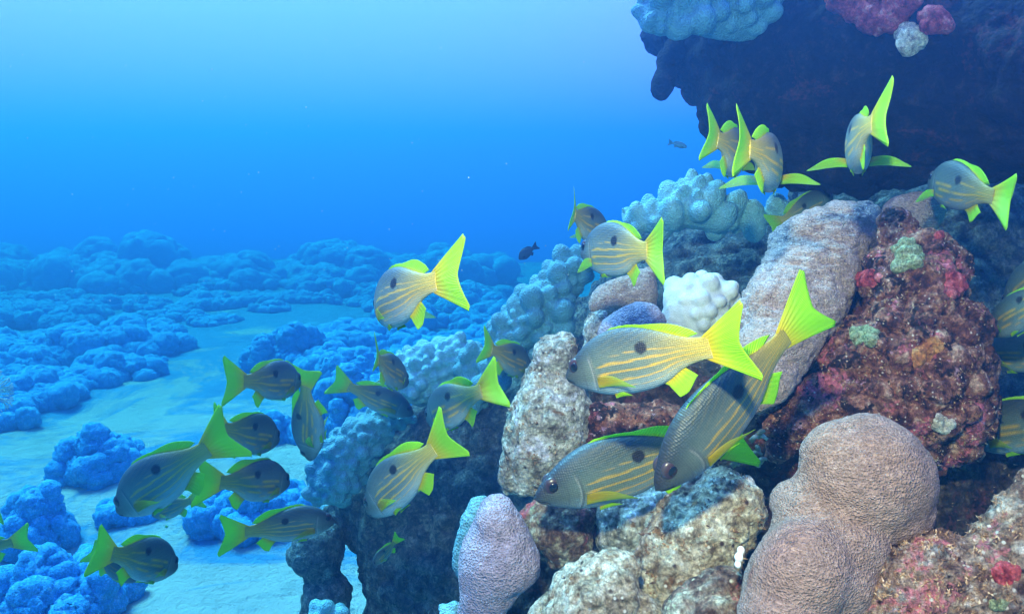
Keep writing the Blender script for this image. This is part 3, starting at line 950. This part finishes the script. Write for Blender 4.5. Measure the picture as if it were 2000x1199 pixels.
# ------------------------------------------------------------------ fish
def fish_mats():
    t = NT('fish_skin')
    vc = t.n('ShaderNodeVertexColor', layer_name='Col')
    uv = t.n('ShaderNodeUVMap')
    mp = t.n('ShaderNodeMapping')
    mp.inputs['Scale'].default_value = (1.0, 1.0, 1.0)
    t.l(uv.outputs[0], mp.inputs[0])
    v = t.voro(84, vec=mp.outputs[0], rnd=0.3)
    c = t.mix(0.5, vc.outputs['Color'], t.ramp(v.outputs['Distance'], [(0.12, 1.4), (0.65, 0.5)]), 'MULTIPLY')
    c = t.mix(0.35, c, t.ramp(t.noise(5, 5, 0.6, vec=mp.outputs[0]), [(0.3, 0.65), (0.7, 1.25)]), 'MULTIPLY')
    t.b.inputs['Metallic'].default_value = 0.05
    body = t.done(c, t.bump(v.outputs['Distance'], 0.5, 0.002), 0.5, 0.4)
    t.b.inputs['Subsurface Weight'].default_value = 0.0

    def fin(name, trans, alpha):
        t = NT(name)
        vc = t.n('ShaderNodeVertexColor', layer_name='Col')
        uv = t.n('ShaderNodeUVMap')
        wv = t.n('ShaderNodeTexWave', wave_type='BANDS', bands_direction='X')
        wv.inputs['Scale'].default_value = 12.0
        wv.inputs['Distortion'].default_value = 0.6
        t.l(uv.outputs[0], wv.inputs[0])
        c = t.mix(0.34, vc.outputs['Color'], t.ramp(wv.outputs['Fac'], [(0.0, 0.55), (0.6, 1.1)]), 'MULTIPLY')
        t.done(c, t.bump(wv.outputs['Fac'], 0.5, 0.002), 0.5, 0.35)
        tr = t.n('ShaderNodeBsdfTranslucent')
        t.l(c, tr.inputs[0])
        mx = t.n('ShaderNodeMixShader')
        mx.inputs[0].default_value = trans
        t.l(t.b.outputs[0], mx.inputs[1])
        t.l(tr.outputs[0], mx.inputs[2])
        res = mx.outputs[0]
        if alpha < 1:
            tp = t.n('ShaderNodeBsdfTransparent')
            m2 = t.n('ShaderNodeMixShader')
            m2.inputs[0].default_value = alpha
            t.l(tp.outputs[0], m2.inputs[1])
            t.l(res, m2.inputs[2])
            res = m2.outputs[0]
        t.l(res, t.out.inputs[0])
        return t.m
    f1 = fin('fish_fin', 0.34, 0.93)
    f2 = fin('fish_pectoral_fin', 0.5, 0.5)
    t = NT('fish_eye')
    vc = t.n('ShaderNodeVertexColor', layer_name='Col')
    eye = t.done(vc.outputs['Color'], None, 0.3, 0.4)
    t = NT('fish_pupil')
    pup = t.done((0.006, 0.006, 0.008), None, 0.08, 0.6)
    return body, f1, f2, eye, pup


FB, FF, FP, FE, FPU = fish_mats()
TOPX = [0, .03, .08, .15, .25, .36, .48, .60, .72, .82, .90, .96, 1.0]
TOPZ = [-.012, .022, .066, .112, .160, .186, .186, .165, .125, .088, .066, .060, .062]
BOTX = [0, .03, .08, .15, .25, .36, .48, .60, .70, .80, .90, .96, 1.0]
BOTZ = [-.022, -.046, -.075, -.105, -.138, -.155, -.158, -.148, -.122, -.078, -.056, -.052, -.054]
WX = [0, .03, .08, .15, .25, .36, .48, .60, .72, .82, .90, .96, 1.0]
WY = [.006, .030, .048, .066, .083, .088, .083, .070, .050, .033, .022, .015, .009]


def cub(x, xs, ys):
    """Smooth interpolation through the profile points."""
    xs, ys = np.array(xs), np.array(ys)
    m = np.gradient(ys, xs)
    x = np.clip(x, xs[0], xs[-1])
    i = np.clip(np.searchsorted(xs, x) - 1, 0, len(xs) - 2)
    h = xs[i + 1] - xs[i]
    t = (x - xs[i]) / h
    return (2 * t ** 3 - 3 * t ** 2 + 1) * ys[i] + (t ** 3 - 2 * t ** 2 + t) * h * m[i] + (-2 * t ** 3 + 3 * t ** 2) * ys[i + 1] + (t ** 3 - t ** 2) * h * m[i + 1]


def sst(a, b, x):
    t = np.clip((x - a) / (b - a), 0, 1)
    return t * t * (3 - 2 * t)


YEL = np.array([0.38, 0.76, 0.006])
ORY = np.array([0.78, 0.56, 0.012])


def body_colour(x, w, z, dark=0.0, plain=None):
    """Body colour, pigment with some shade and reflection put in: x along it, w from belly (-1) to back (1)."""
    back = np.array([0.045, 0.072, 0.074])
    flank = np.array([0.140, 0.182, 0.140])
    belly = np.array([0.27, 0.36, 0.37])  # blue-green cast of all three stands in for water mirrored by scales
    k1 = sst(-0.95, -0.25, w)[:, None]
    k2 = sst(-0.05, 0.85, w)[:, None]
    c = belly * (1 - k1) + flank * k1
    c = c * (1 - k2) + back * k2
    if plain is not None:
        return np.clip(c * 0 + plain * (0.6 + 0.4 * k1) * (1 - 0.4 * k2), 0, 1)
    # warm yellow towards the tail
    ky = (sst(0.55, 1.0, x) * 0.62)[:, None]
    c = c * (1 - ky) + (ORY * 0.75) * ky
    # stripes
    for w0, w1, a, wd in ((0.22, 0.40, .32, .020), (-0.02, 0.12, .27, .030), (-0.27, -0.20, .26, .034), (-0.52, -0.50, .27, .028), (-0.74, -0.72, .34, .016)):
        wc = w0 + (w1 - w0) * np.clip((x - .2) / .8, 0, 1) + 0.015 * np.sin(x * 23 + w0 * 30)
        s = (1 - sst(wd * 0.6, wd * 1.25, np.abs(w - wc))) * sst(a, a + .05, x) * (1 - 0.5 * sst(.8, 1, x)) * (0.55 if w0 in (0.22, -0.74) else 0.8)
        c = c * (1 - s[:, None]) + np.array([0.74, 0.42, 0.01]) * s[:, None]
    # slanting faint lines above the side line
    s = 0.09 * np.clip(np.sin((z * 1.0 - x * 0.32) * 190), 0, 1) * sst(.25, .45, w) * sst(.25, .4, x)
    c = c * (1 - s[:, None]) + ORY * 0.55 * s[:, None]
    # grey head, painted darker to imitate shade on heads turned away
    kh = ((1 - sst(.02, .30, x)) * (0.70 + 0.22 * sst(-.3, .6, w)))[:, None]
    c = c * (1 - kh) + np.array([0.036, 0.034, 0.034]) * kh
    # gill cover edge and cheek
    gx_ = .262 - .05 * (w + .1) ** 2
    s = (1 - sst(.004, .009, np.abs(x - gx_))) * sst(-.95, -.8, w) * (1 - sst(.3, .5, w)) * 0.4
    c = c * (1 - s[:, None]) + 0.06 * s[:, None]
    s = (1 - sst(.004, .008, np.abs(x - gx_ + .011))) * sst(-.95, -.8, w) * (1 - sst(.3, .5, w)) * 0.22
    c = c * (1 - s[:, None]) + np.array([.6, .55, .5]) * s[:, None]
    gx_ = .185 - .045 * (w + .15) ** 2
    s = (1 - sst(.003, .008, np.abs(x - gx_))) * (1 - sst(.1, .3, w)) * 0.35
    c = c * (1 - s[:, None]) + 0.06 * s[:, None]
    # mouth
    mz = -.020 - x * .42
    s = (1 - sst(.0025, .006, np.abs(z - mz))) * (1 - sst(.075, .09, x)) * 0.9
    c = c * (1 - s[:, None]) + 0.02 * s[:, None]
    # black spot on the side line
    dsp = np.sqrt(((x - .60) / .040) ** 2 + ((z - .070) / .033) ** 2) + 0.05 * np.sin(x * 170 + z * 90)
    s = (1 - sst(.75, 1.15, dsp)) * 0.97
    c = c * (1 - s[:, None]) + np.array([.008, .008, .010]) * s[:, None]
    return np.clip(c * (1 - dark), 0, 1)  # dark scales the whole colour down, standing in for shade on some fish


def set_col(me, c):
    a = me.color_attributes.new('Col', 'FLOAT_COLOR', 'POINT')
    a.data.foreach_set('color', np.concatenate([c, np.ones((len(c), 1))], 1).astype(np.float32).ravel())


def set_uv(me, uv):
    l = me.uv_layers.new(name='UVMap')
    li = np.empty(len(me.loops), dtype=np.int32)
    me.loops.foreach_get('vertex_index', li)
    l.data.foreach_set('uv', uv[li].astype(np.float32).ravel())


class FishShape:
    def __init__(self, bend, tailbend):
        n = 400
        xs = np.linspace(0, 1.4, n)
        a = bend * np.clip((xs - .25) / .75, 0, 1) ** 1.2 + tailbend * np.clip((xs - .85) / .4, 0, 1) - 0.18 * bend * np.clip((.3 - xs) / .3, 0, 1)
        dx = xs[1] - xs[0]
        self.xs, self.a = xs, a
        self.cx = -np.concatenate([[0], np.cumsum(np.cos(a[:-1]) * dx)])
        self.cy = np.concatenate([[0], np.cumsum(np.sin(a[:-1]) * dx)])

    def place(self, x, y, z):
        a = np.interp(x, self.xs, self.a)
        px = np.interp(x, self.xs, self.cx) + np.sin(a) * y
        py = np.interp(x, self.xs, self.cy) + np.cos(a) * y
        return np.stack([px, py, np.broadcast_to(z, np.shape(px))], -1)


def sheet(base, th):
    """A fin: a thin curved plate with real thickness, thin at its free edge. base: (nu, nv, 3)"""
    nu, nv = base.shape[:2]
    du = np.gradient(base, axis=0)
    dv = np.gradient(base, axis=1)
    nn = np.cross(du, dv)
    nn /= np.linalg.norm(nn, axis=2)[..., None] + 1e-12
    u = np.linspace(0, 1, nu)[:, None]
    v = np.linspace(0, 1, nv)[None, :]
    t = th * (1 - 0.8 * v) * np.minimum(1, 0.35 + np.minimum(u, 1 - u) * 8) * (1 + 0.35 * np.sin(u * nu * 1.4))
    A_ = base + nn * t[..., None]
    B_ = base - nn * t[..., None]
    V = np.concatenate([A_.reshape(-1, 3), B_.reshape(-1, 3)])
    i = np.arange(nu * nv).reshape(nu, nv)
    q = np.stack([i[:-1, :-1].ravel(), i[1:, :-1].ravel(), i[1:, 1:].ravel(), i[:-1, 1:].ravel()], 1)
    f = [q, q[:, ::-1] + nu * nv]
    border = np.concatenate([i[0, :], i[1:, -1], i[-1, :-1][::-1], i[1:-1, 0][::-1]])
    nb = np.roll(border, -1)
    f.append(np.stack([border, border + nu * nv, nb + nu * nv, nb], 1)[:, ::-1])
    U = np.stack(np.broadcast_arrays(u, v), -1).reshape(-1, 2)
    return V, np.concatenate(f), np.concatenate([U, U])


FRNG = np.random.RandomState(99)


def fish(S, T, theta, L, label, roll=0.0, bend=0.0, tailbend=0.0, pec=(25, 25), lod=1, group='snappers schooling along the reef', name='snapper', cat='fish',
         plain=None, dark=0.0, dorsal=1.0, fork=1.0, pel=1.0, deep=1.0, near=None, pecdown=-0.35):
    deep *= 1.09 * FRNG.uniform(.95, 1.05)
    bend += FRNG.uniform(-.10, .10)
    roll += FRNG.uniform(-5, 5)
    dorsal *= FRNG.uniform(.6, 1.2)
    tailbend += FRNG.uniform(-.25, .25)
    S, T = np.array(S, float), np.array(T, float)
    proj = np.linalg.norm(S - T)
    th = R(theta)
    d = L * math.cos(th) * F / proj if near is None else near
    ctr = P(*(S + T) / 2, d)
    # the direction the head points to, in the picture plane plus towards (-) or away (+) from the viewer
    dirp = (S - T) / proj
    ray = ctr / np.linalg.norm(ctr)
    e_r = RIGHT - ray * (RIGHT @ ray)
    e_r /= np.linalg.norm(e_r)
    e_u = np.cross(e_r, ray)
    fw = (e_r * dirp[0] - e_u * dirp[1]) * math.cos(th) + ray * math.sin(th)
    fw /= np.linalg.norm(fw)
    up = np.array([0, 0, 1.0]) - fw * fw[2]
    if np.linalg.norm(up) < 0.15:
        up = -ray
        up = up - fw * (up @ fw)
    up /= np.linalg.norm(up)
    lf = np.cross(up, fw)
    cr_, sr_ = math.cos(R(roll)), math.sin(R(roll))
    up, lf = up * cr_ + lf * sr_, lf * cr_ - up * sr_
    fs = FishShape(bend, tailbend)
    p0, p1 = fs.place(np.array(0.0), np.array(0.0), 0.0), fs.place(np.array(1.2), np.array(0.0), 0.0)
    v = p0 - p1
    ln = np.linalg.norm(v)
    e1 = v / ln
    e3 = np.array([0, 0, 1.0])
    e2 = np.cross(e3, e1)
    Bl = np.stack([e1, e2, e3], 0)
    mid = (p0 + p1) / 2
    sl = L / ln

    def loc(p):
        return ((p - mid) @ Bl.T) * sl

    root = bpy.data.objects.new(name, None)
    root.empty_display_size = 0.02
    COL.objects.link(root)
    root.matrix_world = Matrix(((fw[0], lf[0], up[0], ctr[0]), (fw[1], lf[1], up[1], ctr[1]), (fw[2], lf[2], up[2], ctr[2]), (0, 0, 0, 1)))
    tag(root, label, cat, group)

    def part(nm, me, mats, parent=root):
        smooth_shade(me)
        for m_ in mats:
            me.materials.append(m_)
        o = bpy.data.objects.new(nm, me)
        COL.objects.link(o)
        o.parent = parent
        return o

    # body
    nx_, nr = {0: (56, 32), 1: (120, 56), 2: (260, 128)}[lod]
    xx = np.concatenate([[0.0], 0.004 + 0.996 * np.linspace(0, 1, nx_) ** 1.15])
    nx_ = len(xx)
    ph = np.linspace(0, 2 * math.pi, nr, endpoint=False)
    Xb = np.repeat(xx[:, None], nr, 1)
    zt, zb, wy = cub(xx, TOPX, TOPZ) * deep, cub(xx, BOTX, BOTZ) * deep, cub(xx, WX, WY)
    rnd = np.sqrt(np.clip(xx / .02, 0.02, 1))
    zc, hz = (zt + zb) / 2, (zt - zb) / 2 * rnd
    wy = wy * rnd
    sn, cs = np.sin(ph), np.cos(ph)
    Zb = zc[:, None] + hz[:, None] * sn[None]
    Yb = wy[:, None] * np.sign(cs)[None] * np.abs(cs)[None] ** 0.85
    Wn = np.repeat(sn[None], nx_, 0)
    # lips, mouth groove, gill cover step
    mz = -.020 - Xb * .42
    Yb = Yb * (1 - 0.22 * np.exp(-((Zb - mz) / .006) ** 2) * (1 - sst(.07, .09, Xb)))
    gx_ = .262 - .05 * (Wn + .1) ** 2
    Yb = Yb * (1 - 0.045 * (sst(0, .006, Xb - gx_) - sst(.01, .06, Xb - gx_)) * (1 - sst(.4, .6, Wn)))
    Yb = Yb * (1 - 0.10 * np.exp(-((Xb - .115) / .045) ** 2 - ((Zb - .040) / .04) ** 2))
    pts = loc(fs.place(Xb.ravel(), Yb.ravel(), Zb.ravel()))
    caps = loc(fs.place(np.array([-0.004, 1.0]), np.array([0, 0.0]), np.array([zc[0], zc[-1]])))
    V = np.concatenate([pts, caps])
    i = np.arange(nx_ * nr).reshape(nx_, nr)
    j = np.roll(i, -1, 1)
    q = np.stack([i[:-1].ravel(), i[1:].ravel(), j[1:].ravel(), j[:-1].ravel()], 1)
    n0 = nx_ * nr
    me = bpy.data.meshes.new('body')
    tri = [(n0, int(i[0, k]), int(j[0, k])) for k in range(nr)] + [(n0 + 1, int(j[-1, k]), int(i[-1, k])) for k in range(nr)]
    me.from_pydata([tuple(p) for p in V], [], [tuple(int(z) for z in k) for k in q] + tri)
    me.update()
    xr, wr, zr = np.append(Xb.ravel(), [0, 1]), np.append(Wn.ravel(), [0, 0]), np.append(Zb.ravel(), [zc[0], zc[-1]])
    set_col(me, body_colour(xr, wr, zr / deep, dark, plain))
    set_uv(me, np.stack([xr, zr + .5], 1))
    body = part('body', me, [FB])
    nu = {0: 12, 1: 22, 2: 40}[lod]
    nv = {0: 6, 1: 10, 2: 16}[lod]
    fy = YEL if plain is None else plain * 0.8
    fo = ORY if plain is None else plain * 0.8

    def fin_part(nm, base, th_, rootmix=0.35, mat=FF, tip=None):
        Vv, Ff, UV = sheet(base, th_ * sl)
        me_ = new_mesh(nm, Vv, Ff)
        k = (1 - sst(0, rootmix, UV[:, 1]))[:, None]
        cc = fy * (1 - k) + fo * k
        if tip is not None:
            kt = sst(.55, 1, UV[:, 1])[:, None] * tip
            cc = cc * (1 - kt) + np.array([.25, .5, .2]) * kt
        set_col(me_, np.clip(cc, 0, 1))
        set_uv(me_, UV)
        return part(nm, me_, [mat])

    def medial(xa, za, xb, zb_, wob=0.012, ph0=0.0):
        """Fin in the body's plane from root line to free edge."""
        s = np.linspace(0, 1, nv)[None, :]
        x_ = xa[:, None] * (1 - s) + xb[:, None] * s
        z_ = za[:, None] * (1 - s) + zb_[:, None] * s
        u = np.linspace(0, 1, len(xa))[:, None]
        y_ = wob * s * np.sin(u * 5.0 + ph0 + s * 1.5)
        return loc(fs.place(x_, y_, z_))
    u = np.linspace(0, 1, nu)
    p_ = FRNG.uniform(0, 6)
    # tail
    za = (-.052 + .112 * u) * deep
    su = 2 * u - 1
    zb_ = su * .215 * (0.92 + .08 * np.abs(su)) + .003
    xb = 1.195 + .085 * fork * np.abs(su) ** 1.3 - .03 * sst(.86, 1, np.abs(su))
    fin_part('tail_fin', medial(.955 + 0 * u, za, xb, zb_, .014, p_), .005, .75)
    # dorsal: low spines then a rounded soft lobe
    xa = .30 + .55 * u
    za = cub(xa, TOPX, TOPZ) * deep - .012
    hgt = dorsal * (.014 * sst(0, .12, u) * (1 - .35 * sst(.35, .55, u)) + .040 * np.exp(-((u - .76) / .19) ** 2)) * (1 - sst(.93, 1, u)) + .012
    spin = 1 + 0.10 * np.sin(u * 62) * .6 * (1 - sst(.5, .6, u))
    fin_part('dorsal_fin', medial(xa, za, xa + .03 + .055 * sst(.5, 1, u), za + hgt * spin, .01, p_ + 1), .006, .5)
    # anal
    xa = .64 + .16 * u
    za = cub(xa, BOTX, BOTZ) * deep + .012
    hgt = .085 * sst(0, .30, u) * (1 - .55 * sst(.5, 1, u)) + .012
    fin_part('anal_fin', medial(xa, za, xa + .045 + .03 * u, za - hgt - .012, .008, p_ + 2), .006, .6)

    def paired(nm, x0, z0, side, length, width, spread, down, back, mat, tip=None):
        """A paired fin hinged on the flank; spread = degrees away from the body."""
        y0 = side * float(cub(np.array(x0), WX, WY)) * (.96 if nm == 'pectoral_fin' else .35)
        s = np.linspace(0, 1, nv)
        uu = np.linspace(-1, 1, nu)
        sp = R(spread)
        dirv = np.array([back * math.cos(sp), side * math.sin(sp), down])
        dirv /= np.linalg.norm(dirv)
        acr = np.array([-down * 0.6, 0.15 * side, 1.0]) if nm == 'pectoral_fin' else np.array([1.0, .25 * side, .1])
        acr -= dirv * (acr @ dirv)
        acr /= np.linalg.norm(acr)
        nrm_ = np.cross(dirv, acr)
        wprof = width * (.26 + .95 * np.sin(np.clip(s, 0, 1) * math.pi * .8) ** 1.1 * (1 - .45 * s))
        g_ = np.zeros((nu, nv, 3))
        for a_ in range(nu):
            ll = length * (1 - .55 * np.abs(uu[a_] - .55) ** 1.3)
            pt = np.outer(s * ll, dirv) + np.outer(wprof * uu[a_], acr) + np.outer(.10 * length * (s ** 2) * (1 - .6 * uu[a_] ** 2), nrm_) * side
            g_[a_] = pt
        base = fs.place(np.full((nu, nv), x0) + g_[..., 0], np.full((nu, nv), y0) + g_[..., 1], z0 * deep + g_[..., 2])
        fin_part(nm, loc(base), .004, .30 if nm == 'pelvic_fin' or tip else 1.3, mat, tip)
    paired('pectoral_fin', .275, -.050, 1, .275, .052, pec[0], pecdown, 1.0, FP, .3 if pec[0] > 25 else None)
    paired('pectoral_fin', .275, -.050, -1, .275, .052, pec[1], pecdown, 1.0, FP, .3 if pec[1] > 25 else None)
    if pel:
        paired('pelvic_fin', .335, -.146, 1, .125 * pel, .024, 12, -.22, 1.0, FF)
        paired('pelvic_fin', .335, -.146, -1, .125 * pel, .024, 12, -.22, 1.0, FF)
    # eyes
    er = .053
    iv, jf = ICO[3] if lod == 2 else ICO[2]
    for side in (1, -1):
        x0, z0 = .118, .036 * deep
        zt0, zb0 = float(cub(np.array(x0), TOPX, TOPZ)) * deep, float(cub(np.array(x0), BOTX, BOTZ)) * deep
        w0_ = (z0 - (zt0 + zb0) / 2) / ((zt0 - zb0) / 2)
        y0 = side * (float(cub(np.array(x0), WX, WY)) * (1 - w0_ * w0_) ** .425 * .91 - er * .36)
        loc_v = iv * (er, er * .52, er)
        pv = loc(fs.place(x0 + loc_v[:, 0], y0 + loc_v[:, 1], z0 + loc_v[:, 2]))
        me_ = new_mesh('eye', pv, jf)
        rr_ = np.hypot(iv[:, 0], iv[:, 2])
        k = sst(.50, .60, rr_)[:, None]
        k2 = sst(.72, .86, rr_)[:, None]
        cc = np.array([.02, .015, .015]) * (1 - k) + np.array([.045, .020, .022]) * k
        cc = cc * (1 - k2) + np.array([.045, .038, .040]) * k2
        set_col(me_, cc)
        e_ = part('eye', me_, [FE])
        if lod:
            loc_v = iv * (er * .50, er * .16, er * .50)
            pv = loc(fs.place(x0 + loc_v[:, 0], y0 + side * er * .42 + loc_v[:, 1], z0 + loc_v[:, 2]))
            part('pupil', new_mesh('pupil', pv, jf), [FPU], e_)
    return root, d


FISH = [
    # snout, tail fork, degrees away(+)/towards(-), length, label, options
    ((1092, 735), (1432, 672), 34, .27, 'large striped snapper in the centre facing left, its wide yellow tail before the diving one', dict(lod=2, dark=.10, bend=.12, pec=(12, 10))),
    ((1280, 950), (1590, 596), -14, .33, 'large grey striped snapper diving head down in front of the others, eye in full view', dict(lod=2, dark=.28, pec=(10, 14), roll=6)),
    ((1043, 968), (1452, 850), -8, .345, 'large striped snapper low in front, its body half behind the head of the diving one', dict(lod=2, dark=.22, pec=(14, 10))),
    ((735, 612), (888, 540), 64, .27, 'lone striped snapper in open blue water, turned away to the left, tail raised', dict(bend=-.35, pec=(12, 40), lod=2)),
    ((1130, 492), (1282, 492), 63, .27, 'striped snapper facing away left in front of the ridge corals, pectoral fin held down', dict(bend=.25, pec=(55, 20), lod=2)),
    ((1192, 462), (1120, 412), 68, .26, 'small snapper with thin upright tail peeping over the one at the ridge', dict(pec=(30, 30), bend=-.2)),
    ((1440, 325), (1380, 262), 74, .26, 'snapper by the overhang edge, partly hidden behind another with an upright tail', dict(pec=(40, 30), bend=.3, near=1.5)),
    ((1500, 345), (1446, 285), 76, .27, 'snapper seen from behind below the overhang, yellow tail upright and side fins out', dict(pec=(75, 72), bend=.35, near=1.25)),
    ((1686, 315), (1722, 232), 74, .27, 'snapper seen from behind against the dark overhang with both side fins spread wide', dict(pec=(82, 80), bend=-.25, near=1.28)),
    ((1818, 350), (1956, 392), 60, .28, 'snapper in the shade at right, facing away left over the red rock, yellow tail spread', dict(pec=(60, 20), bend=-.2, dark=.35)),  # colours darkened here in place of shade from the strobe
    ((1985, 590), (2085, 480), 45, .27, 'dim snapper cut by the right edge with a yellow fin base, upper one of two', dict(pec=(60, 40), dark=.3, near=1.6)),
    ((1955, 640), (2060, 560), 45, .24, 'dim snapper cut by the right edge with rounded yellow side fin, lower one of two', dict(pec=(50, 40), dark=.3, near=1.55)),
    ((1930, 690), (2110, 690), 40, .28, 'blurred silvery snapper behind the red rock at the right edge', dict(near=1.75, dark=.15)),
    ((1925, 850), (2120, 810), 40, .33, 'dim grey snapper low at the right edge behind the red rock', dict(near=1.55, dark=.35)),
    ((588, 745), (452, 745), 58, .27, 'snapper facing right above the pale sand, snout by the upright one', dict(pec=(20, 15), bend=.15)),
    ((606, 902), (592, 728), 40, .27, 'snapper hanging head down on the left, seen along its back with tail upright', dict(roll=60, bend=.25, pec=(30, 20))),
    ((810, 808), (655, 745), 12, .27, 'slender dark snapper swimming down right before the knobbed coral', dict(pec=(10, 10))),
    ((798, 748), (735, 692), 67, .26, 'small snapper turned away right in front of the pale rimmed coral, tail upright', dict(bend=-.2)),
    ((1037, 722), (946, 676), 60, .27, 'snapper facing down right between the ridge coral and the speckled rock', dict(pec=(40, 20))),
    ((832, 822), (968, 752), 56, .27, 'striped snapper facing left behind the upright tailed one, its tail near the speckled rock', dict(bend=-.2, pec=(20, 20))),
    ((716, 1002), (872, 855), 46, .28, 'striped snapper heading down left against the dark reef wall, forked tail raised', dict(bend=-.2, pec=(14, 18), lod=2)),
    ((237, 998), (432, 852), 42, .30, 'large dark snapper at left heading down left with snout pointed at the sand', dict(bend=-.15, pec=(14, 14), lod=2)),
    ((546, 858), (420, 836), 60, .27, 'snapper facing right behind the raised tail of the large dark one', dict(pec=(20, 15))),
    ((567, 940), (402, 942), 50, .27, 'snapper facing right with a broad bright green tail over the large dark one', dict(pec=(20, 20), bend=.15)),
    ((300, 1004), (386, 972), 45, .22, 'small snapper half hidden beneath the belly of the large dark one', dict(dark=.1)),
    ((656, 1014), (448, 1044), 22, .27, 'long striped snapper facing right with its snout at the small rock pillar', dict(pec=(10, 10), lod=2)),
    ((347, 1106), (198, 1078), 55, .28, 'snapper facing right low over the sand at the bottom left', dict(pec=(40, 20), pel=1.3)),
    ((268, 1132), (178, 1080), 40, .22, 'dark snapper mostly hidden behind the one low over the sand', dict(dark=.45)),
    ((388, 1043), (325, 1040), 42, .24, 'tiny distant snapper facing right over the sand between larger ones', dict()),
    ((-110, 1092), (40, 1052), 30, .26, 'snapper cut by the left edge with only its green forked tail showing', dict()),
    ((-150, 1012), (-18, 992), 45, .26, 'snapper cut off by the left edge, just a sliver of tail showing', dict()),
    ((738, 1094), (770, 1058), 20, .10, 'faint small greenish fish in front of the dark reef wall', dict(near=2.2, group=None)),
    ((1018, 502), (1043, 484), 20, .09, 'tiny dark fish in open water left of the ridge', dict(plain=np.array([.05, .05, .06]), name='damselfish', group=None, near=3.2, deep=1.35)),
    ((1336, 286), (1313, 280), 20, .07, 'tiny pale blue fish in the water below the overhang', dict(plain=np.array([.25, .5, .55]), name='damselfish', group=None, near=3.0)),
    ((1590, 400), (1545, 425), 40, .22, 'faint green finned snapper in the gap behind the long lavender coral', dict(near=2.2)),
    ((1898, 278), (1890, 195), 50, .22, 'dim blue fish hanging upright in the dark cave at right', dict(plain=np.array([.08, .13, .17]), near=2.0, group=None, name='reef_fish')),
]
for S_, T_, th_, L_, lab_, kw in FISH:
    ro, dd = fish(S_, T_, th_, L_, lab_, **{**dict(group='snappers schooling along the reef'), **kw})

# ------------------------------------------------------------------ the water itself
me = bpy.data.meshes.new('haze')
bm = bmesh.new()
bmesh.ops.create_cube(bm, size=1)
for vtx in bm.verts:
    vtx.co = Vector((vtx.co.x * 44, 8 + vtx.co.y * 23, -1.05 + vtx.co.z * 4.5))
bm.to_mesh(me)
bm.free()
hz = bpy.data.objects.new('haze', me)
COL.objects.link(hz)
tag(hz, kind='stuff')
m = bpy.data.materials.new('sea_water')
m.use_nodes = True
m.node_tree.nodes.clear()
o = m.node_tree.nodes.new('ShaderNodeOutputMaterial')
pv = m.node_tree.nodes.new('ShaderNodeVolumePrincipled')
pv.inputs['Density'].default_value = 0.25
pv.inputs['Color'].default_value = (0.07, 0.24, 0.60, 1)
pv.inputs['Absorption Color'].default_value = (0.0, 0.64, 1.0, 1)
pv.inputs['Anisotropy'].default_value = 0.8
m.node_tree.links.new(pv.outputs[0], o.inputs['Volume'])
me.materials.append(m)
